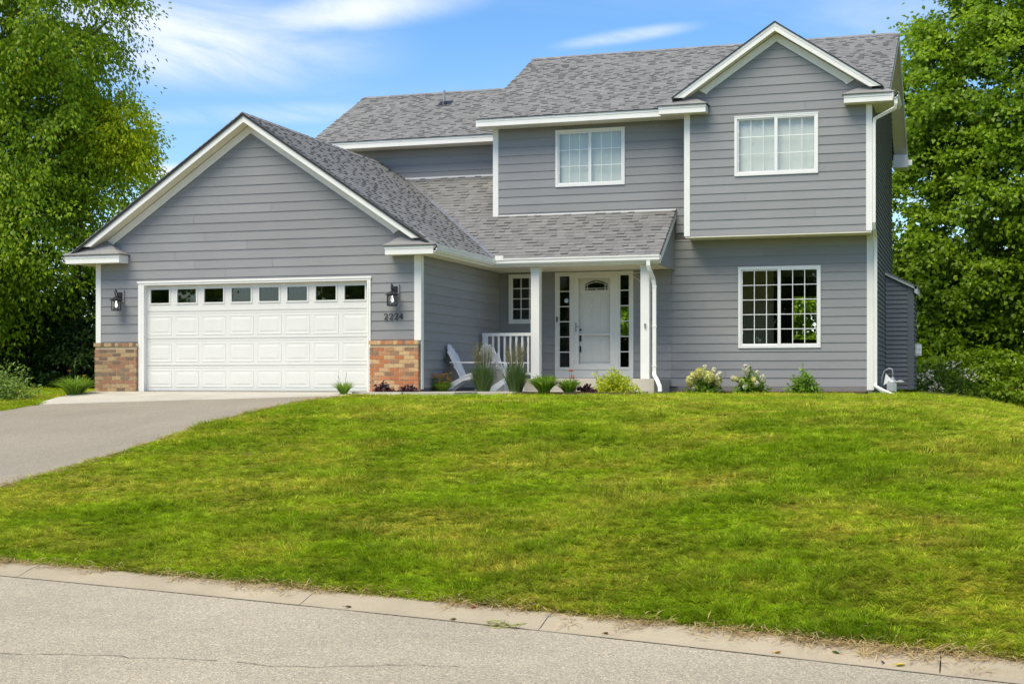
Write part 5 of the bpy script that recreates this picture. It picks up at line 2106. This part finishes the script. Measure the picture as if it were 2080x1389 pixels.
def tree(name, loc, label, cat, blobs, sprays, per, lsize, mat, seed, trunk_r=.2, trunk_h=3.0, spray=(.55, .22), droop=.35, group=None, aspect=.55, fill=.25, clump=0.0, limb_n=26):
    """trunk and limbs as one tapered mesh, crown as leaf sprays hung round several uneven volumes.
    blobs: (x, y, z, rx, ry, rz) in local coordinates"""
    r = np.random.default_rng(seed)
    root = empty(name, loc)
    tag(root, label, cat, group)
    B = np.array(blobs, dtype=float)
    wgt = (B[:, 3] * B[:, 5] + B[:, 3] * B[:, 4])
    wgt /= wgt.sum()
    bi = r.choice(len(B), sprays, p=wgt)
    d = rand_dir(r, sprays)
    d[:, 2] = np.where(r.random(sprays) < .25, -np.abs(d[:, 2]), d[:, 2])
    k = np.where(r.random(sprays) < fill, r.uniform(.3, .85, sprays), r.uniform(.82, 1.08, sprays))
    C = B[bi, :3] + d * k[:, None] * B[bi, 3:]
    # drop sprays buried deep inside another blob
    keep = np.ones(sprays, bool)
    for b in B:
        q = ((C - b[:3]) / b[3:])
        keep &= ~((q ** 2).sum(1) < .22)
    C, d = C[keep], d[keep]
    n = len(C)
    tint_s = np.clip(r.normal(.45, .25, n), 0, 1)
    twig = d * np.array([1, 1, .25]) + r.normal(0, .35, (n, 3))
    twig[:, 2] -= droop * .5
    twig /= np.linalg.norm(twig, axis=1, keepdims=True)
    # leaves along each spray
    tl = r.random((n, per))
    size = spray[0] * r.uniform(.6, 1.25, (n, 1))
    lat = r.normal(0, 1, (n, per, 3)) * spray[1] * (.35 + .65 * tl[..., None])
    lat[..., 2] *= .42
    P = C[:, None, :] + twig[:, None, :] * ((tl - .55) * size * 2)[..., None] + lat
    P[..., 2] -= droop * (tl ** 2) * size * .9
    D = twig[:, None, :] * .6 + lat / spray[1] * .6 + r.normal(0, .45, (n, per, 3))
    D[..., 2] -= droop
    N = d[:, None, :] * .85 + np.array([0, -.1, .6]) + r.normal(0, .5, (n, per, 3))
    V, f = leaves(P.reshape(-1, 3), D.reshape(-1, 3), N.reshape(-1, 3), lsize, seed, aspect)
    t = np.repeat(np.clip(np.repeat(tint_s, per) + r.normal(0, .08, n * per), 0, 1), 4)
    link('crown', fast_mesh('crown', V, f, mat, {'tint': t}), root, None)
    m = MB()
    top = Vector((B[:, 0] * wgt).sum() * 0.5 if False else ((B[:, 0] * wgt).sum(), (B[:, 1] * wgt).sum(), B[:, 2].max()))
    path = [Vector((0, 0, -.2)), Vector((r.normal(0, .05), r.normal(0, .05), trunk_h * .5)), Vector((top.x * .25, top.y * .25, trunk_h)), Vector((top.x * .7, top.y * .7, (trunk_h + top.z) / 2)), top]
    m.tube(path, [trunk_r * 1.2, trunk_r, trunk_r * .85, trunk_r * .5, trunk_r * .12], 10)
    for i in range(limb_n):
        c = Vector(C[r.integers(n)])
        s = path[2] + (path[4] - path[2]) * float(r.uniform(-.25, .8))
        if s.z > c.z + .5:
            s = Vector((path[2].x, path[2].y, max(trunk_h * .7, c.z - .4)))
        mid = (s + c) / 2 + Vector((r.normal(0, .2), r.normal(0, .2), .25))
        q = trunk_r * float(r.uniform(.16, .34))
        m.tube([s, mid, c], [q, q * .6, q * .18], 6, caps=False)
    m.build('trunk', M_BARK, root, smooth=True)
    return root


M_MAPLE = m_leaf('maple_leaf', (.15, .29, .010), (.31, .48, .018), (.42, .57, .03), .5, .4)
M_ELM = m_leaf('elm_leaf', (.17, .33, .008), (.31, .49, .012), (.48, .58, .02), .5, .35)
M_YELM = m_leaf('yellowing_leaf', (.38, .56, .010), (.62, .72, .014), (.78, .78, .03), .55, .3)
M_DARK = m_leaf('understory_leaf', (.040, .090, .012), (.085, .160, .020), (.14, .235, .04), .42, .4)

# left: the big tree over the drive and its company
tree('broadleaf_tree', (-24.3, 29.0, -.2), 'tall drooping green tree left of the garage', 'tree',
     [(.5, 0, 8.2, 3.6, 3.0, 3.6), (2.6, .2, 6.1, 2.5, 2.2, 2.3), (2.9, -.2, 9.6, 2.7, 2.4, 2.8), (1.5, -1.0, 3.7, 2.2, 1.8, 1.9), (3.3, -.2, 4.0, 1.6, 1.6, 1.5), (-1.1, 0, 4.6, 2.2, 2.2, 2.4), (1.7, 0, 12, 2.8, 2.8, 2.2), (2.3, -.8, 2.9, 1.3, 1.1, 1.0)],
     1900, 120, .105, M_ELM, 101, trunk_r=.26, trunk_h=3.4, spray=(.62, .20), droop=.85, aspect=.5)
tree('broadleaf_tree', (-20.6, 29.6, -.2), 'yellowing leafy branch tree reaching out over the garage roof', 'tree',
     [(1.25, 0, 6.45, .85, .7, .75), (.35, 0, 6.7, .7, .6, .7), (1.65, -.1, 5.95, .5, .5, .5), (-.2, 0, 5.6, .6, .6, .8)],
     210, 85, .10, M_YELM, 102, trunk_r=.12, trunk_h=4.2, spray=(.40, .15), droop=.85, aspect=.5, limb_n=12)
tree('broadleaf_tree', (-22.4, 37.5, -.6), 'lighter green tree showing above the garage gable slope', 'tree',
     [(0, 0, 4.2, 2.4, 2.0, 2.2), (1.4, 0, 3.6, 1.8, 1.6, 1.6), (-1.8, 0, 5.2, 2.2, 2, 2.2), (1.9, 0, 4.6, 1.0, 1.0, 1.1)],
     520, 90, .12, M_MAPLE, 103, trunk_r=.18, trunk_h=2.4, spray=(.55, .2), droop=.4)
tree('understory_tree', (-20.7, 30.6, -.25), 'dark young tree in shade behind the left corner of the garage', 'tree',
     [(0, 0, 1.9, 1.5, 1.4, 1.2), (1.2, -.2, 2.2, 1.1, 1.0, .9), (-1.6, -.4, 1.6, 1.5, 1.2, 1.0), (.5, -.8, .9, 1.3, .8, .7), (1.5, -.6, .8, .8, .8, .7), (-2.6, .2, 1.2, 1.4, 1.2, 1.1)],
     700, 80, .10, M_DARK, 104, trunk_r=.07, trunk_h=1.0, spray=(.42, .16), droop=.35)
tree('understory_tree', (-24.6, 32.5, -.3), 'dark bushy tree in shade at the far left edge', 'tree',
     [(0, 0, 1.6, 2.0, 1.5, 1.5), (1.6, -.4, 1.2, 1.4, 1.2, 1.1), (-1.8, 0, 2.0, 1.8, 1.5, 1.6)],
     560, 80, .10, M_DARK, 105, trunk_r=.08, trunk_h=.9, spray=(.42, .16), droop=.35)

# right: tall maples behind the corner of the house
tree('maple_tree', (2.3, 41.5, -1.2), 'tall maple filling the sky right of the house', 'tree',
     [(-1.6, 0, 9.4, 2.6, 2.2, 2.5), (-2.4, 0, 5.6, 1.9, 1.7, 2.2), (-3.0, .3, 8.3, 1.5, 1.4, 1.7), (-3.0, .5, 3.6, 1.4, 1.2, 1.5), (-2.6, .2, 11.0, 1.5, 1.4, 1.6), (-3.9, .5, 6.4, 1.25, 1.2, 2.2), (-3.8, .5, 9.2, 1.1, 1.2, 1.6), (-3.8, .6, 3.4, 1.2, 1.2, 1.7), (1.6, 0, 10.2, 2.8, 2.4, 2.6), (-1.5, -.3, 6.8, 2.1, 1.9, 2.0), (1.0, -.6, 6.6, 2.5, 2.0, 2.1), (-1.7, 0, 4.2, 1.9, 1.7, 1.6), (.9, -.5, 3.6, 2.2, 1.8, 1.6), (-.9, 0, 11.6, 2.0, 2.0, 1.8), (3.4, 0, 7.0, 2.6, 2.2, 2.8), (1.4, 0, 13.2, 2.6, 2.4, 2.2)],
     1950, 125, .125, M_MAPLE, 111, trunk_r=.26, trunk_h=2.8, spray=(.60, .24), droop=.30, aspect=.75)
tree('maple_tree', (3.6, 36.2, -1.3), 'nearer maple with low leafy branches at the right edge', 'tree',
     [(.2, 0, 3.0, 1.5, 1.3, 1.3), (.8, 0, 5.0, 1.7, 1.5, 1.4), (-.6, -.2, 1.9, 1.1, 1.0, .9), (1.4, 0, 7.2, 2.0, 1.8, 1.8), (.9, -.3, 1.5, 1.3, 1.1, .9)],
     420, 110, .115, M_MAPLE, 112, trunk_r=.16, trunk_h=2.0, spray=(.50, .2), droop=.32, aspect=.75)
tree('understory_tree', (.6, 39.5, -1.2), 'low dark tree at the foot of the tall maple', 'tree',
     [(0, 0, 1.2, 1.5, 1.1, 1.0), (1.7, -.3, 1.1, 1.5, 1.1, .9), (-1.4, .2, 1.4, 1.2, 1.0, 1.1), (3.2, 0, 1.4, 1.6, 1.2, 1.2)],
     520, 80, .11, M_MAPLE, 113, trunk_r=.07, trunk_h=.7, spray=(.42, .16), droop=.4, aspect=.7)
back = tree('maple_tree', (-4.5, 52.0, -1.2), 'distant tree behind the house seen past its right corner', 'tree',
     [(0, 0, 3.0, 3.0, 2.2, 2.4), (2.8, 0, 3.4, 2.6, 2.2, 2.6), (-3, 0, 3.2, 2.8, 2.2, 2.6), (5.6, 0, 3.0, 2.8, 2.2, 2.6)],
     640, 80, .2, M_MAPLE, 114, trunk_r=.16, trunk_h=1.6, spray=(.62, .26), droop=.3, aspect=.7)
for i, (x, y, lab) in enumerate(((-11.5, 50, 'distant tree behind the house seen through the entry sidelight'), (-17.5, 47, 'distant tree behind the garage roof'), (7.5, 58, 'distant tree filling the gaps under the tall maple'))):
    c = copy_tree(back)
    c.location = (x, y, -1.2)
    c.rotation_euler = (0, 0, R(70 + 60 * i))
    c['label'] = lab
o = mound('flowering_shrub', (-.75, 36.6, -.28), 'shrub with clusters of small white flowers behind the side wall', 'shrub', .9, .7, .95, 1500, .085, M_DARK, 121, aspect=.5, shell=.4)
r_ = np.random.default_rng(5)
n = 330
d = rand_dir(r_, n)
d[:, 2] = np.abs(d[:, 2])
P = d * np.array([.9, .72, 1.0]) * (.9 + .2 * r_.random((n, 1)))
cc = r_.integers(0, 12, n)
P = P[cc] * .85 + P * .15 + r_.normal(0, .05, (n, 3))
V, f = leaves(P, rand_dir(r_, n), d + r_.normal(0, .4, (n, 3)), .06, 3, .85)
link('blossom', fast_mesh('blossom', V, f, M_BLOOM_W, {'tint': np.repeat(r_.random(n), 4)}), o)

# trees on the other side of the street, met only as reflections in the glass
far = tree('street_tree', (-29, -24, -1.4), 'leafy tree across the street, seen only as a reflection', 'tree',
           [(0, 0, 5.6, 4.2, 3.6, 3.2), (2.2, 0, 8.4, 3.2, 3.0, 2.6), (-2.4, 0, 8.0, 3.0, 3.0, 2.6), (2.4, 0, 2.6, 2.4, 2.0, 2.2), (-2.2, 0, 2.6, 2.6, 2.0, 2.2)], 620, 46, .26, M_MAPLE, 131, trunk_r=.3, trunk_h=3.2, spray=(.9, .34), droop=.3, group='trees across the street', aspect=.7)
for x, y, z in ((-21.5, -26, 300), (-14, -27, 40), (-7, -26, 200), (0, -25, 140), (8, -28, 250), (17, -24, 10), (-46, -23, 80), (-54, -25, 20)):
    c = copy_tree(far)
    c.location = (x, y, -1.4)
    c.rotation_euler = (0, 0, R(z))

# ------------------------------------------------------------------ lawn grass: tufts on measured points


def tuft_mesh(name, n, rad, h, wid, lean, seed, flat=False):
    v, f, t = blades(n, rad, h, lean, wid, .35, seed, .55, 3)
    r = np.random.default_rng(seed)
    return fast_mesh(name, v, f, M_GRASS, {'tint': t})


TUFTS = []
for i in range(6):
    me = tuft_mesh('grass_tuft', 56, .085, (.034, .040, .044, .037, .064, .042)[i], (.0040, .0046)[i % 2], .070, 200 + i)
    TUFTS.append(bpy.data.objects.new('grass_tuft', me))


def scatter_stuff(name, pts, rot, scl, idx, protos, mat_label=None):
    """points carrying rotation, scale and choice; a node group instances the tufts on them"""
    me = bpy.data.meshes.new(name)
    me.vertices.add(len(pts))
    me.vertices.foreach_set('co', np.asarray(pts, np.float32).ravel())
    a = me.attributes.new('rot', 'FLOAT_VECTOR', 'POINT'); a.data.foreach_set('vector', np.asarray(rot, np.float32).ravel())
    a = me.attributes.new('scl', 'FLOAT_VECTOR', 'POINT'); a.data.foreach_set('vector', np.asarray(scl, np.float32).ravel())
    a = me.attributes.new('pick', 'INT', 'POINT'); a.data.foreach_set('value', np.asarray(idx, np.int32))
    o = link(name, me, None, 'stuff')
    ng = bpy.data.node_groups.new(name + '_nodes', 'GeometryNodeTree')
    ng.interface.new_socket('Geometry', in_out='INPUT', socket_type='NodeSocketGeometry')
    ng.interface.new_socket('Geometry', in_out='OUTPUT', socket_type='NodeSocketGeometry')
    N, L = ng.nodes, ng.links
    gi, go = N.new('NodeGroupInput'), N.new('NodeGroupOutput')
    m2p = N.new('GeometryNodeMeshToPoints')
    L.new(gi.outputs[0], m2p.inputs[0])
    jn = N.new('GeometryNodeJoinGeometry')
    for p in reversed(protos):
        oi = N.new('GeometryNodeObjectInfo')
        oi.inputs['Object'].default_value = p
        oi.inputs['As Instance'].default_value = True
        L.new(oi.outputs['Geometry'], jn.inputs[0])
    iop = N.new('GeometryNodeInstanceOnPoints')
    iop.inputs['Pick Instance'].default_value = True
    L.new(m2p.outputs[0], iop.inputs['Points'])
    L.new(jn.outputs[0], iop.inputs['Instance'])
    for nm, ty, sk in (('rot', 'FLOAT_VECTOR', 'Rotation'), ('scl', 'FLOAT_VECTOR', 'Scale'), ('pick', 'INT', 'Instance Index')):
        na = N.new('GeometryNodeInputNamedAttribute')
        na.data_type = ty
        na.inputs['Name'].default_value = nm
        out = [s for s in na.outputs if s.enabled and s.name == 'Attribute'][0]
        if sk == 'Rotation':
            e = N.new('FunctionNodeEulerToRotation')
            L.new(out, e.inputs[0])
            L.new(e.outputs[0], iop.inputs[sk])
        else:
            L.new(out, iop.inputs[sk])
    L.new(iop.outputs[0], go.inputs[0])
    md = o.modifiers.new('scatter', 'NODES')
    md.node_group = ng
    return o


def smooth_noise(x, y, sc, seed):
    r = np.random.default_rng(seed)
    g = r.random((64, 64))
    u, v = x / sc, y / sc
    i, j = np.floor(u).astype(int), np.floor(v).astype(int)
    a, b = u - i, v - j
    a, b = a * a * (3 - 2 * a), b * b * (3 - 2 * b)
    q = lambda p, s: g[p % 64, s % 64]
    return (q(i, j) * (1 - a) + q(i + 1, j) * a) * (1 - b) + (q(i, j + 1) * (1 - a) + q(i + 1, j + 1) * a) * b


def lawn_points(n, ymax=30.5, seed=1):
    r = np.random.default_rng(seed)
    # sample more thickly near the viewer: uniform in 1/depth
    Y = 1 / r.uniform(1 / ymax, 1 / 8.2, n)
    Y = np.where(r.random(n) < .45, r.uniform(8.2, ymax, n), Y)
    X = r.uniform(-.80, .19, n) * Y + r.normal(0, .1, n)
    s = Y - yg(X) - KW
    edge = .03 + .05 * smooth_noise(X, Y, .35, 4) - .06 * smooth_noise(X, Y, 1.7, 5)
    ok = s > edge
    wob = .10 * (smooth_noise(X, Y, .5, 6) - .5) + .10 * (smooth_noise(X, Y, 1.9, 16) - .5)
    ok &= ~((X > -17.02 + wob) & (X < -10.44 + wob) & (Y < 25.4))
    ok &= ~((X > -17.1) & (X < -9.95) & (Y > 23.2) & (X < -10.98 + .2 * (Y - 24.2)) & (Y > 24.2 + .05 * (X + 17)) & (X > -17.05))
    ok &= ~((X > -17.2) & (X < -9.9) & (Y > 24.40))
    ok &= ~((X > -10.05) & (X < -6.55) & (Y > 25.72) & (X < -8.25))
    ok &= ~((X > -9.05) & (X < -5.95) & (Y > 25.92))
    ok &= ~((X > -6.1) & (X < -2.0) & (Y > 29.12))
    ok &= ~((X >= -2.1) & (X < -1.2) & (Y > 30.0))
    return X[ok], Y[ok], s[ok], r


X, Y, S, r = lawn_points(136000)
thin = smooth_noise(X, Y, .17, 31) * .55 + smooth_noise(X, Y, .5, 32) * .45
ok = (thin > .33) | (S < .3) | (r.random(len(X)) < .35)
X, Y, S = X[ok], Y[ok], S[ok]
n = len(X)
Z = gz(X, Y) - .004
lush = smooth_noise(X, Y, .8, 8) * .5 + smooth_noise(X, Y, .26, 9) * .5
scl = (0.45 + 1.25 * lush ** 1.6) * r.uniform(.75, 1.25, n)
scl = np.where(S < .25, np.maximum(scl, .9), scl)
far_k = np.clip((Y - 9) / 16, 0, 1)
sxy = 1 + .55 * far_k
rot = np.stack([r.normal(0, .13, n), r.normal(0, .13, n), r.uniform(0, 6.283, n)], -1)
pick = np.where(lush > .62, r.choice([2, 4, 5], n), r.choice([0, 1, 3, 5], n))
scatter_stuff('grass', np.stack([X, Y, Z], -1), rot, np.stack([sxy * (.8 + .3 * scl), sxy * (.8 + .3 * scl), scl], -1), pick, TUFTS)

# dry clippings and dead blades along the kerb and the drive
M_STRAW = m_leaf('dry_blade', (.52, .40, .17), (.64, .50, .23), (.44, .28, .12), .25, .2)
DRY = []
for i in range(3):
    rs_ = np.random.default_rng(300 + i)
    nb = 26
    az = rs_.uniform(0, 6.283, nb)
    P = np.stack([rs_.normal(0, .06, nb), rs_.normal(0, .045, nb), rs_.uniform(.004, .022, nb)], -1)
    D = np.stack([np.cos(az), np.sin(az), rs_.normal(0, .18, nb)], -1)
    V, f = leaves(P, D, np.tile([0, 0, 1.0], (nb, 1)) + rs_.normal(0, .2, (nb, 3)), .075, 300 + i, .075, .03, .5)
    DRY.append(bpy.data.objects.new('dry_tuft', fast_mesh('dry_tuft', V, f, M_STRAW, {'tint': np.repeat(rs_.random(nb), 4)})))
r = np.random.default_rng(77)
n = 650
X = r.uniform(-9.5, 1.2, n)
thick = smooth_noise(X, X * 0 + 3, .55, 12) * .6 + smooth_noise(X, X * 0 + 9, 1.6, 13) * .6
off_ = KW + r.normal(-.0, .035, n) - .16 * np.abs(r.normal(0, .55, n)) * (thick > .55)
ok = (thick + r.uniform(-.25, .3, n) > .55)
X, off_ = X[ok], off_[ok]
zz = np.interp(off_, [0, .05, .12, .2, .28, KW, KW + .1], [-1.411, -1.404, -1.386, -1.366, -1.356, -1.351, -1.335]) + .003
P1 = np.stack([X, yg(X) + off_, zz], -1)
n2 = 240
Y2 = r.uniform(11.5, 22.8, n2)
X2 = -10.46 + r.normal(0, .07, n2)
P2 = np.stack([X2, Y2, gz(X2, Y2) + .016], -1)
P = np.concatenate([P1, P2])
n = len(P)
scatter_stuff('dry_grass', P, np.stack([r.normal(0, .15, n), r.normal(0, .15, n), r.uniform(0, 6.283, n)], -1), np.repeat(r.uniform(.6, 1.15, n)[:, None], 3, 1), r.integers(0, 3, n), DRY)


# ------------------------------------------------------------------ small things on the kerb and the road
def kz(o):
    return float(np.interp(o, [-1, -.01, 0, .05, .12, .2, .28, KW], [ROAD_Z, ROAD_Z, -1.411, -1.404, -1.386, -1.366, -1.356, -1.351]))


def fallen_leaf(x, o, size, c, rz, label):
    m = MB()
    L, w = size, size * .55
    P = lambda u, v, z: (u * L, v * w, z)
    mid = [(-.5, 0, .004), (-.2, 0, .0), (.15, 0, .0), (.5, 0, .006)]
    for s in (-1, 1):
        e = [(-.22, s * .42, .010), (.16, s * .36, .012)]
        m.poly([P(*mid[0]), P(*mid[1]), P(*e[0])])
        m.poly([P(*mid[1]), P(*mid[2]), P(*e[1]), P(*e[0])])
        m.poly([P(*mid[2]), P(*mid[3]), P(*e[1])])
    m.bar(P(-.8, .03, .006), P(-.48, 0, .005), .003, .003)
    ob = m.build('fallen_leaf', simple('dead_leaf', c, .7, .2, var=.2, scale=60))
    ob.location = (x, float(yg(x)) + o, kz(o) + .004)
    ob.rotation_euler = (R(random.uniform(-6, 6)) + (.2 if o > .05 else 0), R(random.uniform(-10, 10)), R(rz))
    tag(ob, label, 'leaf', 'fallen leaves along the kerb')


fallen_leaf(-4.32, .03, .055, (.17, .13, .03), 20, 'olive brown leaf in the gutter close to the second kerb joint')
fallen_leaf(-3.42, .0, .06, (.26, .22, .04), 70, 'yellow green leaf beside a twig at the gutter edge')
fallen_leaf(-2.28, .04, .045, (.22, .10, .03), -30, 'rust brown leaf on the kerb right of the grass clippings')
fallen_leaf(-1.14, .03, .045, (.50, .26, .03), 15, 'orange leaf in the gutter, middle of the longest clean kerb piece')
fallen_leaf(-.80, .12, .055, (.10, .17, .03), 160, 'green curled leaf lying on the kerb face')
fallen_leaf(-.52, .06, .04, (.10, .035, .02), 80, 'tiny dark brown leaf on the kerb')
fallen_leaf(-.42, .05, .06, (.55, .46, .06), 10, 'bright yellow leaf nearest the open kerb joint')
fallen_leaf(-3.35, .24, .05, (.32, .10, .04), 40, 'reddish leaf on top of the kerb under the lawn edge')
m = MB()
m.tube([(-.16, 0, .008), (-.05, .012, .012), (.06, -.01, .01), (.17, -.05, .012)], [.004, .005, .004, .002], 6)
m.tube([(.06, -.01, .01), (.10, .02, .016)], [.003, .001], 5)
tw = m.build('twig', M_BARK)
tw.location = (-6.9, 8.55, ROAD_Z)
tag(tw, 'thin dark twig lying on the road', 'twig')
M_STRAWG = m_leaf('fresh_clipping', (.16, .26, .02), (.42, .42, .06), (.55, .48, .14), .3, .2)
rs_ = np.random.default_rng(9)
nb = 46
P = np.stack([rs_.normal(0, .06, nb), rs_.normal(0, .02, nb), rs_.uniform(.003, .03, nb)], -1)
az = rs_.normal(0, .6, nb) + np.pi * (rs_.random(nb) > .5)
D = np.stack([np.cos(az), np.sin(az), rs_.normal(0, .25, nb)], -1)
V, f = leaves(P, D, np.tile([0, 0, 1.0], (nb, 1)) + rs_.normal(0, .3, (nb, 3)), .085, 9, .12, .03, .5)
gc = link('grass_clippings', fast_mesh('grass_clippings', V, f, M_STRAWG, {'tint': np.repeat(rs_.random(nb), 4)}), None, 'stuff')
gc.location = (-3.02, float(yg(-3.02)) - .03, ROAD_Z)
gc.rotation_euler = (0, 0, -.27)
